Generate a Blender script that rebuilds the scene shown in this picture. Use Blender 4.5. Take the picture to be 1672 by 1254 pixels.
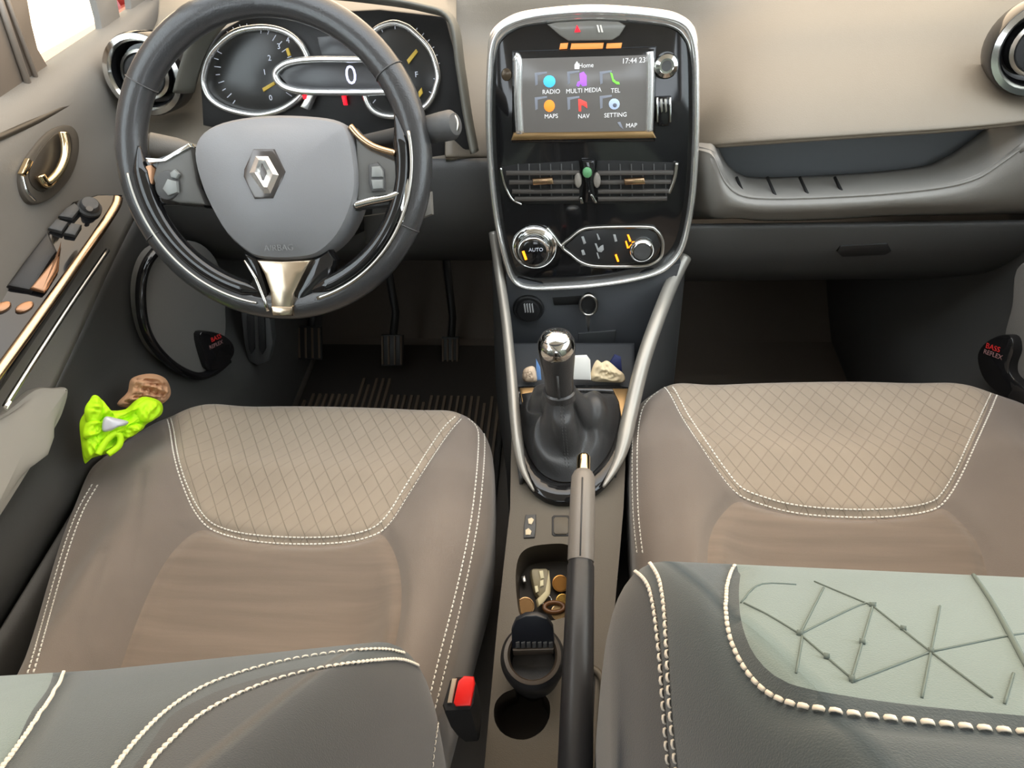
import bpy, bmesh, math, random
import numpy as np
from mathutils import Vector, Matrix
from mathutils.bvhtree import BVHTree
random.seed(7); np.random.seed(7)
SC = bpy.context.scene
for o in list(bpy.data.objects): bpy.data.objects.remove(o)

# ------------------------------------------------------------------ camera
FPX, PITCH, YAW, ROLL = 1050.0, 46.0, 7.0, 4.2
CAM = np.array((0.0, 0.0, 1.04))
_p, _y, _r = map(math.radians, (PITCH, YAW, ROLL))
_h = np.array((-math.sin(_y), math.cos(_y), 0)); _R = np.array((math.cos(_y), math.sin(_y), 0))
_F = _h*math.cos(_p) - np.array((0, 0, 1))*math.sin(_p)
_U = _h*math.sin(_p) + np.array((0, 0, 1))*math.cos(_p)
_R2 = _R*math.cos(_r) - _U*math.sin(_r); _U2 = _R*math.sin(_r) + _U*math.cos(_r)
cd = bpy.data.cameras.new('camera'); cam = bpy.data.objects.new('camera', cd); SC.collection.objects.link(cam)
cam.matrix_world = Matrix(((_R2[0], _U2[0], -_F[0], CAM[0]), (_R2[1], _U2[1], -_F[1], CAM[1]), (_R2[2], _U2[2], -_F[2], CAM[2]), (0, 0, 0, 1)))
cd.sensor_width = 36; cd.lens = 36*FPX/1672; cd.clip_start = 0.01; SC.camera = cam

# ------------------------------------------------------------------ light
W = bpy.data.worlds.new('world'); SC.world = W; W.use_nodes = True
nt = W.node_tree; nt.nodes.clear()
_o = nt.nodes.new('ShaderNodeOutputWorld'); _b = nt.nodes.new('ShaderNodeBackground')
_tc = nt.nodes.new('ShaderNodeTexCoord'); _sx = nt.nodes.new('ShaderNodeSeparateXYZ')
_mr = nt.nodes.new('ShaderNodeMapRange'); _cr = nt.nodes.new('ShaderNodeValToRGB')
nt.links.new(_tc.outputs['Generated'], _sx.inputs[0]); nt.links.new(_sx.outputs['Y'], _mr.inputs['Value'])
_mr.inputs['From Min'].default_value = -1; _mr.inputs['From Max'].default_value = 1
nt.links.new(_mr.outputs[0], _cr.inputs[0])
_cr.color_ramp.elements[0].position = 0.45; _cr.color_ramp.elements[0].color = (.87, .94, 1.0, 1)
_cr.color_ramp.elements[1].position = 0.82; _cr.color_ramp.elements[1].color = (1.0, .78, .54, 1)
nt.links.new(_cr.outputs[0], _b.inputs[0]); nt.links.new(_b.outputs[0], _o.inputs[0])
_b.inputs[1].default_value = 3.6
SC.view_settings.view_transform = 'Standard'; SC.view_settings.look = 'None'
SC.view_settings.gamma = 1; SC.view_settings.use_curve_mapping = False
SC.view_settings.exposure = 0.35

# ------------------------------------------------------------------ pixel -> place
def ray(px, py):
    return _R2*(px-836)/FPX + _U2*(627-py)/FPX + _F
def onx(px, py, x): d = ray(px, py); return CAM + d*(x-CAM[0])/d[0]
def ony(px, py, y): d = ray(px, py); return CAM + d*(y-CAM[1])/d[1]
def onz(px, py, z): d = ray(px, py); return CAM + d*(z-CAM[2])/d[2]
def dep(px, py, t): return CAM + ray(px, py)*t
def proj(P):
    P = np.asarray(P, float) - CAM; z = P@_F
    return np.stack((836+FPX*(P@_R2)/z, 627-FPX*(P@_U2)/z), -1)
class Pl:
    """a plane in the car: origin, normal; looked up by picture point or by (u, v, h)"""
    def __init__(s, o, n, up=(0, 0, 1)):
        s.o = np.array(o, float); s.n = np.array(n, float); s.n /= np.linalg.norm(s.n)
        u = np.array(up, float); u -= s.n*(u@s.n); s.y = u/np.linalg.norm(u); s.x = np.cross(s.y, s.n)
    def pix(s, px, py, h=0.0):
        d = ray(px, py); t = ((s.o + s.n*h - CAM)@s.n)/(d@s.n); return CAM + d*t
    def uv(s, px, py, h=0.0):
        q = s.pix(px, py, h) - s.o; return np.array((q@s.x, q@s.y))
    def at(s, u, v, h=0.0): return s.o + s.x*u + s.y*v + s.n*h

# ------------------------------------------------------------------ materials
def lin(c):
    return tuple(((v/255)/12.92 if v/255 <= .04045 else ((v/255+.055)/1.055)**2.4) for v in c)+(1,)
MATS = {}
def mat(name, c, rough=.5, metal=0, spec=.5, bump=0, bscale=300, var=0, vscale=6, sheen=0, coat=0, emit=0, trans=0, ecol=None, stretch=None, ior=None):
    if name in MATS: return MATS[name]
    m = bpy.data.materials.new(name); m.use_nodes = True; n = m.node_tree; b = n.nodes['Principled BSDF']
    b.inputs['Base Color'].default_value = lin(c); b.inputs['Roughness'].default_value = rough
    b.inputs['Metallic'].default_value = metal; b.inputs['Specular IOR Level'].default_value = spec
    b.inputs['Sheen Weight'].default_value = sheen; b.inputs['Coat Weight'].default_value = coat
    b.inputs['Transmission Weight'].default_value = trans
    if ior: b.inputs['IOR'].default_value = ior
    if emit:
        b.inputs['Emission Color'].default_value = lin(ecol or c); b.inputs['Emission Strength'].default_value = emit
    if bump or var:
        tc = n.nodes.new('ShaderNodeTexCoord'); src = tc.outputs['Object']
        if stretch:
            mp = n.nodes.new('ShaderNodeMapping'); mp.inputs['Scale'].default_value = stretch
            n.links.new(src, mp.inputs[0]); src = mp.outputs[0]
    if bump:
        nz = n.nodes.new('ShaderNodeTexNoise'); nz.inputs['Scale'].default_value = bscale; nz.inputs['Detail'].default_value = 2
        bp = n.nodes.new('ShaderNodeBump'); bp.inputs['Strength'].default_value = bump; bp.inputs['Distance'].default_value = .001
        n.links.new(src, nz.inputs['Vector']); n.links.new(nz.outputs[0], bp.inputs['Height']); n.links.new(bp.outputs[0], b.inputs['Normal'])
    if var:
        nz = n.nodes.new('ShaderNodeTexNoise'); nz.inputs['Scale'].default_value = vscale; nz.inputs['Detail'].default_value = 3
        mx = n.nodes.new('ShaderNodeMix'); mx.data_type = 'RGBA'; mx.blend_type = 'MULTIPLY'
        mr = n.nodes.new('ShaderNodeMapRange'); mr.inputs['From Min'].default_value = .3; mr.inputs['From Max'].default_value = .7
        mr.inputs['To Min'].default_value = 1-var; mr.inputs['To Max'].default_value = 1
        mx.inputs[0].default_value = 1; mx.inputs[6].default_value = lin(c)
        n.links.new(src, nz.inputs['Vector']); n.links.new(nz.outputs[0], mr.inputs['Value']); n.links.new(mr.outputs[0], mx.inputs[7])
        n.links.new(mx.outputs[2], b.inputs['Base Color'])
    MATS[name] = m; return m
def quilt(name, c, dark, period, angs, width, wts=(.7, .35), rough=.9, sheen=.3):
    """cloth with a fine embossed lattice: sewn lines run at the angles given, in the cloth's own UV (metres)"""
    m = mat(name, c, rough, sheen=sheen, spec=.2); n = m.node_tree; b = n.nodes['Principled BSDF']
    uv = n.nodes.new('ShaderNodeUVMap'); last = None
    for a, wt in zip(angs, wts):
        dt = n.nodes.new('ShaderNodeVectorMath'); dt.operation = 'DOT_PRODUCT'
        dt.inputs[1].default_value = (math.cos(a)/period, math.sin(a)/period, 0); n.links.new(uv.outputs[0], dt.inputs[0])
        fr = n.nodes.new('ShaderNodeMath'); fr.operation = 'PINGPONG'; fr.inputs[1].default_value = .5; n.links.new(dt.outputs['Value'], fr.inputs[0])
        mr = n.nodes.new('ShaderNodeMapRange'); mr.inputs['From Max'].default_value = width/period; mr.inputs['To Min'].default_value = 1-wt; n.links.new(fr.outputs[0], mr.inputs['Value'])
        if last is None: last = mr.outputs[0]
        else:
            mn = n.nodes.new('ShaderNodeMath'); mn.operation = 'MINIMUM'; n.links.new(last, mn.inputs[0]); n.links.new(mr.outputs[0], mn.inputs[1]); last = mn.outputs[0]
    nz = n.nodes.new('ShaderNodeTexNoise'); nz.inputs['Scale'].default_value = 9; nz.inputs['Detail'].default_value = 4; n.links.new(uv.outputs[0], nz.inputs['Vector'])
    mx = n.nodes.new('ShaderNodeMix'); mx.data_type = 'RGBA'; mx.inputs[6].default_value = lin(dark); mx.inputs[7].default_value = lin(c); n.links.new(last, mx.inputs[0])
    m2 = n.nodes.new('ShaderNodeMix'); m2.data_type = 'RGBA'; m2.blend_type = 'MULTIPLY'; m2.inputs[0].default_value = .35
    n.links.new(mx.outputs[2], m2.inputs[6]); n.links.new(nz.outputs[0], m2.inputs[7]); n.links.new(m2.outputs[2], b.inputs['Base Color'])
    bp = n.nodes.new('ShaderNodeBump'); bp.inputs['Strength'].default_value = .5; bp.inputs['Distance'].default_value = .002
    n.links.new(last, bp.inputs['Height']); n.links.new(bp.outputs[0], b.inputs['Normal'])
    return m

M_gloss = mat('gloss black plastic', (24, 24, 25), .07, spec=.6)
M_chrome = mat('chrome', (225, 225, 222), .10, 1)
M_satin = mat('satin silver', (190, 187, 180), .28, 1)
M_plast = mat('dark grained plastic', (72, 72, 72), .55, bump=.25, bscale=900)
M_plastd = mat('black plastic', (30, 30, 31), .5, bump=.2, bscale=800)
M_void = mat('black recess plastic', (12, 12, 12), .7)
M_soft = mat('soft dashboard skin', (118, 109, 96), .5, bump=.2, bscale=700)  # tan of reflection and haze put into the dark grey skin's colour
M_door = mat('door skin grey', (116, 112, 106), .55, bump=.2, bscale=700)
M_doorl = mat('door lower grey', (88, 86, 84), .6, bump=.2, bscale=700)
M_rail = mat('silver grey rail', (164, 160, 152), .35, .4)
M_tunnel = mat('console plastic', (84, 76, 64), .5, bump=.2, bscale=900)
M_leather = mat('black leather', (54, 54, 55), .30, coat=.25, bump=.3, bscale=500)
M_airbag = mat('airbag cover skin', (124, 124, 126), .45, bump=.15, bscale=900)
M_bolster = mat('charcoal seat cloth', (126, 116, 108), .9, sheen=.3, spec=.2, bump=.3, bscale=1200, var=.15, vscale=9)
M_pad = mat('ribbed seat cloth', (134, 120, 108), .92, sheen=.3, spec=.2, bump=.35, bscale=900, var=.18, vscale=10, stretch=(.6, 9, 1))
M_insert = quilt('light seat cloth', (168, 154, 138), (136, 123, 107), .0175, (math.radians(33), math.radians(142)), .0010)
M_backcl = mat('cool lit back cloth', (62, 75, 84), .9, sheen=.35, spec=.2, bump=.3, bscale=1200, var=.12, vscale=9)  # blue of the cool light from the rear windows put into the cloth
M_backin = mat('cool lit insert cloth', (114, 134, 138), .92, sheen=.4, spec=.2, bump=.3, bscale=1200, var=.12, vscale=8)  # insert tinted likewise by the cool light from behind
M_emboss = mat('embossed cloth line', (108, 122, 122), .95, spec=.1)
M_thread = mat('cream thread', (232, 227, 218), .7)
M_carpet = mat('black carpet', (92, 85, 78), .95, bump=.6, bscale=900)
M_rubber = mat('ribbed rubber', (92, 78, 64), .7)
M_glass = mat('window glass', (245, 250, 248), 0, trans=1, ior=1.02, spec=.1)
M_bright = mat('bright silver', (242, 242, 240), .24, .85)
M_red = mat('red plastic', (226, 34, 30), .35)
M_redpaint = mat('red car paint', (150, 30, 28), .25, coat=.5)

# ------------------------------------------------------------------ objects
WL = {}
def tag(o, label=None, cat=None, group=None, kind=None):
    if label: o['label'] = label
    if cat: o['category'] = cat
    if group: o['group'] = group
    if kind: o['kind'] = kind
    return o
def thing(name, loc, label, cat, group=None, kind=None):
    o = bpy.data.objects.new(name, None); o.empty_display_size = .05; SC.collection.objects.link(o)
    o.location = [float(v) for v in loc]; WL[o.name] = Vector(o.location); return tag(o, label, cat, group, kind)
def mesh(name, V, F, m, parent=None, smooth=True, uvs=None, kind=None, label=None):
    V = [tuple(float(a) for a in v) for v in V]
    me = bpy.data.meshes.new(name); base = Vector((0, 0, 0))
    if V:
        a = np.array(V); c = (a.min(0)+a.max(0))/2
        if parent is None: c[2] = a[:, 2].min()
        base = Vector(c)
        V = [(v[0]-base[0], v[1]-base[1], v[2]-base[2]) for v in V]
    me.from_pydata(V, [], [tuple(int(i) for i in f) for f in F]); me.update()
    bm = bmesh.new(); bm.from_mesh(me); bmesh.ops.recalc_face_normals(bm, faces=bm.faces)
    bm.to_mesh(me); bm.free()
    if smooth: me.polygons.foreach_set('use_smooth', [True]*len(me.polygons))
    if uvs is not None:
        ul = me.uv_layers.new(name='UVMap')
        for lp in me.loops: ul.data[lp.index].uv = uvs[lp.vertex_index]
    o = bpy.data.objects.new(name, me); SC.collection.objects.link(o)
    if m: me.materials.append(m)
    o.location = base
    if parent is not None:
        o.parent = parent; o.matrix_parent_inverse = Matrix.Translation(-WL[parent.name])
    WL[o.name] = base.copy()
    if kind: o['kind'] = kind
    if label: o['label'] = label
    return o
def smooth_by_angle(o, deg=35):
    me = o.data; bm = bmesh.new(); bm.from_mesh(me)
    for e in bm.edges:
        e.smooth = not (len(e.link_faces) == 2 and e.calc_face_angle(0) > math.radians(deg))
    bm.to_mesh(me); bm.free(); return o
def crv(P, n=8, closed=False):
    """Catmull-Rom through the points"""
    P = [np.array(p, float) for p in P]; N = len(P); out = []
    for i in range(N if closed else N-1):
        if closed: a, b, c, d = P[(i-1) % N], P[i], P[(i+1) % N], P[(i+2) % N]
        else: a, b, c, d = P[max(i-1, 0)], P[i], P[i+1], P[min(i+2, N-1)]
        for k in range(n):
            t = k/n
            out.append(.5*((2*b)+(c-a)*t+(2*a-5*b+4*c-d)*t*t+(3*b-a-3*c+d)*t**3))
    if not closed: out.append(P[-1])
    return out
def resample(P, step):
    P = np.array(P, float); s = np.r_[0, np.cumsum(np.linalg.norm(np.diff(P[:, :3], axis=0), axis=1))]
    n = max(int(round(s[-1]/step)), 1); q = np.linspace(0, s[-1], n+1)
    return np.stack([np.interp(q, s, P[:, k]) for k in range(P.shape[1])], 1)
class MB:
    def __init__(s): s.V = []; s.F = []
    def add(s, V, F):
        b = len(s.V); s.V += [tuple(v) for v in V]; s.F += [tuple(i+b for i in f) for f in F]; return s
    def build(s, name, m, parent=None, smooth=True, **k): return mesh(name, s.V, s.F, m, parent, smooth, **k)
def tube_g(P, ra, rb=None, nrm=None, closed=False, seg=10, taper=None):
    P = [np.array(p, float) for p in P]; N = len(P); rb = ra if rb is None else rb; V = []; F = []
    last = np.array(nrm, float) if nrm is not None else None
    for i in range(N):
        t = (P[(i+1) % N]-P[i-1]) if closed else (P[min(i+1, N-1)]-P[max(i-1, 0)])
        t = t/(np.linalg.norm(t)+1e-12)
        if last is None:
            last = np.cross(t, (0, 0, 1)); last = last if np.linalg.norm(last) > .1 else np.cross(t, (1, 0, 0))
        ref = np.array(nrm, float) if nrm is not None else last
        n = ref - t*(ref@t); n /= np.linalg.norm(n)+1e-12; last = n; b = np.cross(t, n)
        k = taper[i] if taper is not None else 1
        for j in range(seg):
            a = 2*math.pi*j/seg; V.append(P[i]+n*math.cos(a)*rb*k+b*math.sin(a)*ra*k)
    for i in range(N if closed else N-1):
        for j in range(seg):
            a, b2 = i*seg+j, i*seg+(j+1) % seg; c, d = ((i+1) % N)*seg+(j+1) % seg, ((i+1) % N)*seg+j
            F.append((a, b2, c, d))
    if not closed: F += [tuple(range(seg))[::-1], tuple(range((N-1)*seg, N*seg))]
    return V, F
def tube(name, P, r, m, parent=None, rb=None, nrm=None, closed=False, seg=10, taper=None, **k):
    return mesh(name, *tube_g(P, r, rb, nrm, closed, seg, taper), m, parent, **k)
def inset(P, d):
    P = np.array(P); N = len(P); A = .5*sum(P[i][0]*P[(i+1) % N][1]-P[(i+1) % N][0]*P[i][1] for i in range(N)); s = 1 if A > 0 else -1
    out = []
    for i in range(N):
        a, b, c = P[i-1], P[i], P[(i+1) % N]
        n1 = np.array((-(b-a)[1], (b-a)[0])); n2 = np.array((-(c-b)[1], (c-b)[0]))
        n1 /= np.linalg.norm(n1)+1e-12; n2 /= np.linalg.norm(n2)+1e-12
        n = n1+n2; n /= np.linalg.norm(n)+1e-12; k = max(n@n1, .5); out.append(b+n*s*d/k)
    return out
def slab(name, pl, px, h0, h1, m, parent=None, bev=.0015, curve=0, dome=0, label=None, uvin=False, hp=None, kind=None):
    """a solid whose outline is given by picture points on plane pl, between heights h0 and h1"""
    U = [np.array(p, float) for p in px] if uvin else [pl.uv(p[0], p[1], h1 if hp is None else hp) for p in px]
    if curve: U = crv(U, curve, True)
    rings = [(U, h0), (U, h1-bev), (inset(U, bev*.35), h1-bev*.3), (inset(U, bev), h1)]
    n = len(U); c = np.mean(rings[3][0], 0)
    if dome:
        mr_ = np.mean([np.linalg.norm(p-c) for p in rings[3][0]])
        for k in (.94, .86, .76, .64, .5, .35, .2, .08):
            w = min(1, (1-k)*1.5); rings.append(([c+((p-c)*(1-w)+(p-c)/np.linalg.norm(p-c)*mr_*w)*k for p in rings[3][0]], h1+dome*(1-k*k)))
    V = []; F = []
    for R_, h in rings: V += [pl.at(p[0], p[1], h) for p in R_]
    for r in range(len(rings)-1):
        for i in range(n): F.append((r*n+i, r*n+(i+1) % n, (r+1)*n+(i+1) % n, (r+1)*n+i))
    F.append(tuple(range(n))[::-1]); F.append(tuple(range((len(rings)-1)*n, len(rings)*n)))
    return smooth_by_angle(mesh(name, V, F, m, parent, label=label, kind=kind))
def band(name, pl, px, ra, rb, h, m, parent=None, closed=True, curve=6, label=None, seg=10, hp=None):
    P = [pl.pix(p[0], p[1], h if hp is None else hp) for p in px]
    P = crv(P, curve, closed) if curve else P
    return tube(name, P, ra, m, parent, rb=rb, nrm=pl.n, closed=closed, seg=seg, label=label)
def lathe_g(o, ax, prof, seg=32, sq=1.0, up=(0, 0, 1), ring=False):
    if ring: prof = list(prof)+[prof[0]]
    o = np.array(o, float); ax = np.array(ax, float); ax /= np.linalg.norm(ax)
    u = np.array(up, float); u -= ax*(u@ax)
    if np.linalg.norm(u) < 1e-3: u = np.array((0, 1, 0))-ax*ax[1]
    u /= np.linalg.norm(u); v = np.cross(u, ax); V = []; F = []
    for r, h in prof:
        for j in range(seg):
            a = 2*math.pi*j/seg; V.append(o+ax*h+v*math.cos(a)*r*sq+u*math.sin(a)*r)
    for i in range(len(prof)-1):
        for j in range(seg): F.append((i*seg+j, i*seg+(j+1) % seg, (i+1)*seg+(j+1) % seg, (i+1)*seg+j))
    if not ring: F += [tuple(range(seg))[::-1], tuple(range((len(prof)-1)*seg, len(prof)*seg))]
    return V, F
def lathe(name, o, ax, prof, m, parent=None, seg=32, sq=1.0, up=(0, 0, 1), ring=False, **k):
    return smooth_by_angle(mesh(name, *lathe_g(o, ax, prof, seg, sq, up, ring), m, parent, **k), 40)
def box_g(c, d, ax=None):
    c = np.array(c, float); X, Y, Z = (np.eye(3) if ax is None else np.array(ax)); V = []
    for i in (-1, 1):
        for j in (-1, 1):
            for k in (-1, 1): V.append(c+X*i*d[0]/2+Y*j*d[1]/2+Z*k*d[2]/2)
    return V, [(0, 1, 3, 2), (4, 6, 7, 5), (0, 4, 5, 1), (2, 3, 7, 6), (0, 2, 6, 4), (1, 5, 7, 3)]
def bevel(o, w=.002, seg=2):
    b = o.modifiers.new('bevel', 'BEVEL'); b.width = w; b.segments = seg; b.limit_method = 'ANGLE'; return o
def box(name, c, d, m, parent=None, ax=None, bev=.002, **k):
    o = mesh(name, *box_g(c, d, ax), m, parent, smooth=False, **k)
    return bevel(o, bev) if bev else o
def net_g(rows, nu=6, nv=6):
    rows = [crv(r, nu) for r in rows]; cols = [crv([r[j] for r in rows], nv) for j in range(len(rows[0]))]
    nc, nr = len(cols), len(cols[0]); V = [cols[j][i] for i in range(nr) for j in range(nc)]
    F = [(i*nc+j, i*nc+j+1, (i+1)*nc+j+1, (i+1)*nc+j) for i in range(nr-1) for j in range(nc-1)]
    return V, F
def net(name, rows, m, parent=None, nu=6, nv=6, thick=.004, **k):
    V, F = net_g(rows, nu, nv); o = mesh(name, V, F, m, parent, **k)
    if thick:
        s = o.modifiers.new('thickness', 'SOLIDIFY'); s.thickness = thick
        nz = np.array(o.data.polygons[len(F)//2].normal); c = np.array(V).mean(0)
        s.offset = -1 if nz@(CAM-c) > 0 else 1
    return o
def word(name, body, pl, px, py, size, m, parent, h=.0006, ang=0, italic=0, **k):
    c = bpy.data.curves.new(name, 'FONT'); c.body = body; c.size = size; c.align_x = 'CENTER'; c.align_y = 'CENTER'
    c.extrude = .0002; c.shear = italic; c.resolution_u = 3
    tmp = bpy.data.objects.new(name+'_curve', c); SC.collection.objects.link(tmp)
    me = bpy.data.meshes.new_from_object(tmp.evaluated_get(bpy.context.evaluated_depsgraph_get())); me.name = name
    bpy.data.objects.remove(tmp); bpy.data.curves.remove(c)
    o = bpy.data.objects.new(name, me); SC.collection.objects.link(o); me.materials.clear(); me.materials.append(m)
    P = pl.pix(px, py, h); ca, sa = math.cos(ang), math.sin(ang); x = pl.x*ca+pl.y*sa; y = -pl.x*sa+pl.y*ca; n = pl.n
    Mw = Matrix(((x[0], y[0], n[0], P[0]), (x[1], y[1], n[1], P[1]), (x[2], y[2], n[2], P[2]), (0, 0, 0, 1)))
    o.matrix_basis = Mw
    o.parent = parent; o.matrix_parent_inverse = Matrix.Translation(-WL[parent.name]); WL[o.name] = Vector(P); return o
def pip(P, poly):
    """points in polygon"""
    x, y = P[:, 0], P[:, 1]; r = np.zeros(len(P), bool); n = len(poly)
    for i in range(n):
        x1, y1 = poly[i]; x2, y2 = poly[(i+1) % n]
        c = ((y1 > y) != (y2 > y)) & (x < (x2-x1)*(y-y1)/((y2-y1) if y2 != y1 else 1e-9)+x1); r ^= c
    return r
def dist_poly(P, L):
    """distance of points P (n,k) to polyline L"""
    P = np.asarray(P); L = np.asarray(L); d = np.full(len(P), 1e9)
    for i in range(len(L)-1):
        a, b = L[i], L[i+1]; ab = b-a; t = np.clip(((P-a)@ab)/(ab@ab+1e-12), 0, 1); d = np.minimum(d, np.linalg.norm(P-(a+t[:, None]*ab), axis=1))
    return d
def caster(V, F):
    b = BVHTree.FromPolygons([tuple(v) for v in V], [tuple(f) for f in F])
    def f(px, py):
        d = ray(px, py); h = b.ray_cast(Vector(CAM), Vector(d)); return (np.array(h[0]), np.array(h[1])) if h[0] is not None else (None, None)
    return f
def trace(cast, px, n=8, step=.004, off=.0):
    P = []
    for p in crv([np.array(q, float) for q in px], n):
        q, nn = cast(p[0], p[1])
        if q is None: continue
        if nn@(CAM-q) < 0: nn = -nn
        if P and np.linalg.norm(q-P[-1][:3]) > .06: continue
        P.append(np.r_[q+nn*off, nn])
    return resample(np.array(P), step) if len(P) > 1 else np.zeros((0, 6))
def stitch(T, pitch, r, parent, name='stitching', single=False, duty=.70, m=None):
    T = resample(T, pitch); mb = MB()
    for i in range(len(T)-1):
        a, b = T[i], T[i+1]; p, q = a[:3], a[:3]+(b[:3]-a[:3])*duty; n = a[3:]
        if np.linalg.norm(q-p) < 1e-5: continue
        P = [p-n*r*.7, p+(q-p)*.12, p+(q-p)*.5+n*r*.25, p+(q-p)*.88, q-n*r*.7]
        g = tube_g(P, r, rb=r*.4, nrm=n, seg=6, taper=(.75, 1, 1, 1, .75))
        if single: mesh('stitch', *g, m or M_thread, parent)
        else: mb.add(*g)
    if not single and mb.V: return mb.build(name, m or M_thread, parent, kind='stuff')
def cut(V, F, polys):
    """cut the faces exactly along each outline (picture points); returns vertices, faces and one region number per face"""
    V = [np.array(v, float) for v in V]; F = [(tuple(f), 0) for f in F]
    for k, poly in polys:
        p2 = proj(np.array(V)); pc = np.vstack([poly, poly[:1]]); sd = list(np.where(pip(p2, poly), -1, 1)*np.maximum(dist_poly(p2, pc), 1e-4)); cache = {}; out = []
        def mid(a, b):
            key = (min(a, b), max(a, b))
            if key not in cache:
                t = sd[a]/(sd[a]-sd[b]); V.append(V[a]+(V[b]-V[a])*t); sd.append(0.0); cache[key] = len(V)-1
            return cache[key]
        for f, r in F:
            s = [sd[i] < 0 for i in f]
            if all(s): out.append((f, k)); continue
            if not any(s): out.append((f, r)); continue
            A, B = [], []
            for i in range(len(f)):
                a, b = f[i], f[(i+1) % len(f)]; (A if s[i] else B).append(a)
                if s[i] != s[(i+1) % len(f)]: m_ = mid(a, b); A.append(m_); B.append(m_)
            if len(A) > 2: out.append((tuple(A), k))
            if len(B) > 2: out.append((tuple(B), r))
        F = out
    return np.array(V), [f for f, r in F], np.array([r for f, r in F])
def split(name_map, V, F, parent, region, uvs=None):
    """region: one number per face; each region becomes a mesh of its own"""
    out = {}
    for k, (nm, m) in name_map.items():
        f = [q for q, r in zip(F, region) if r == k]
        if not len(f): continue
        ids = sorted({i for q in f for i in q}); new = {i: j for j, i in enumerate(ids)}; inv = [tuple(new[i] for i in q) for q in f]
        out[k] = mesh(nm, np.array(V)[ids], inv, m, parent, uvs=None if uvs is None else [tuple(uvs[i]) for i in ids])
    return out

# ================================================================== the car's shell
def struct(o, label=None): o['kind'] = 'structure'; (label and o.__setitem__('label', label)); return o
struct(box('floor', (0, -.05, -.02), (1.5, 2.5, .04), M_carpet, bev=0), 'black carpeted car floor')
struct(net('wall_front', [[(-.75, 1.12, -.02), (0, 1.12, -.02), (.75, 1.12, -.02)], [(-.75, 1.3, .14), (0, 1.3, .14), (.75, 1.3, .14)],
    [(-.75, 1.42, .45), (0, 1.42, .45), (.75, 1.42, .45)], [(-.75, 1.44, .74), (0, 1.44, .74), (.75, 1.44, .74)]], M_carpet, thick=.02), 'black carpeted bulkhead of the footwells')
struct(box('ceiling', (0, -.45, 1.36), (1.36, 1.75, .03), mat('headliner', (176, 170, 158), .95), bev=0), 'pale cloth headliner')
struct(box('wall_back', (0, -1.3, .5), (1.5, .05, 1.04), M_plastd, bev=0))
for s, nm in ((-1, 'left'), (1, 'right')):
    struct(tube('trim_'+('1' if s < 0 else '2'), [(s*.72, 1.30, .74), (s*.68, .95, 1.05), (s*.64, .42, 1.35)], .03, M_doorl, rb=.02, nrm=(s, 0, 0)), f'{nm} windscreen pillar')
    struct(box('trim_'+('3' if s < 0 else '4'), (s*.70, -.38, 1.05), (.04, .10, .64), M_doorl, bev=0), f'{nm} centre pillar')

def arm_z(y): return .585+(y-.765)*.25
def door(s):
    rows = []
    st = [1.35, 1.12, .95, .76, .60, .45, .25, 0, -.5, -1.28]
    prof = [lambda y: (-.725, .73), lambda y: (-.70, .752), lambda y: (-.672, .745), lambda y: (-.656, .715), lambda y: (-.657, .66), lambda y: (-.655, arm_z(min(max(y, .1), .9))+.03),
            lambda y: (-.652, arm_z(min(max(y, .1), .9))-.05), lambda y: (-.658, .42), lambda y: (-.648-.03*(y > .5)*0, .36), lambda y: (-.625-.065*(y < .55), .28), lambda y: (-.60-.10*(y < .55), .20), lambda y: (-.60-.10*(y < .55), .10), lambda y: (-.61-.09*(y < .55), -.01)]
    for f in prof: rows.append([(s*-1*f(y)[0], y, f(y)[1]) for y in st])
    return rows
dL = thing('door_1', (-.66, .3, 0), 'driver door panel with chrome strips and window switches', None, kind='structure')
dR = thing('door_2', (.66, .3, 0), 'passenger door panel at the right edge', None, kind='structure')
for s, d in ((-1, dL), (1, dR)):
    R_ = door(s); net('door_panel', R_[:7], M_door, d, nu=5, nv=5, thick=.01)
    net('lower_panel', R_[6:], mat('door lower plastic', (66, 65, 63), .55, bump=.2, bscale=700), d, nu=5, nv=5, thick=.01)
    XP = Pl((s*.640, .35, .47), (-s*1, -.05, .35))
    if s < 0: slab('door_pad', XP, [(-60, 720), (8, 672), (58, 634), (90, 632), (114, 634), (108, 668), (91, 704), (45, 778), (0, 849), (-60, 930)], -.02, .006, mat('padded door cloth', (152, 148, 140), .6), d, bev=.006, curve=4, dome=.008)
# lower mouldings: map pocket swell along the door's foot
for s, d in ((-1, dL), (1, dR)):
    R_ = []
    for dz, dx in ((.33, .0), (.31, .035), (.24, .05), (.12, .052), (.02, .045)):
        R_.append([(s*(.650-dx*k), y, dz+.02*k) for y, k in ((.64, .2), (.54, .8), (.42, .5), (.1, .25), (-.4, .2), (-1.2, .2))])
    net('door_pocket', R_, mat('door lower plastic', (66, 65, 63)), d, thick=.008)
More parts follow.
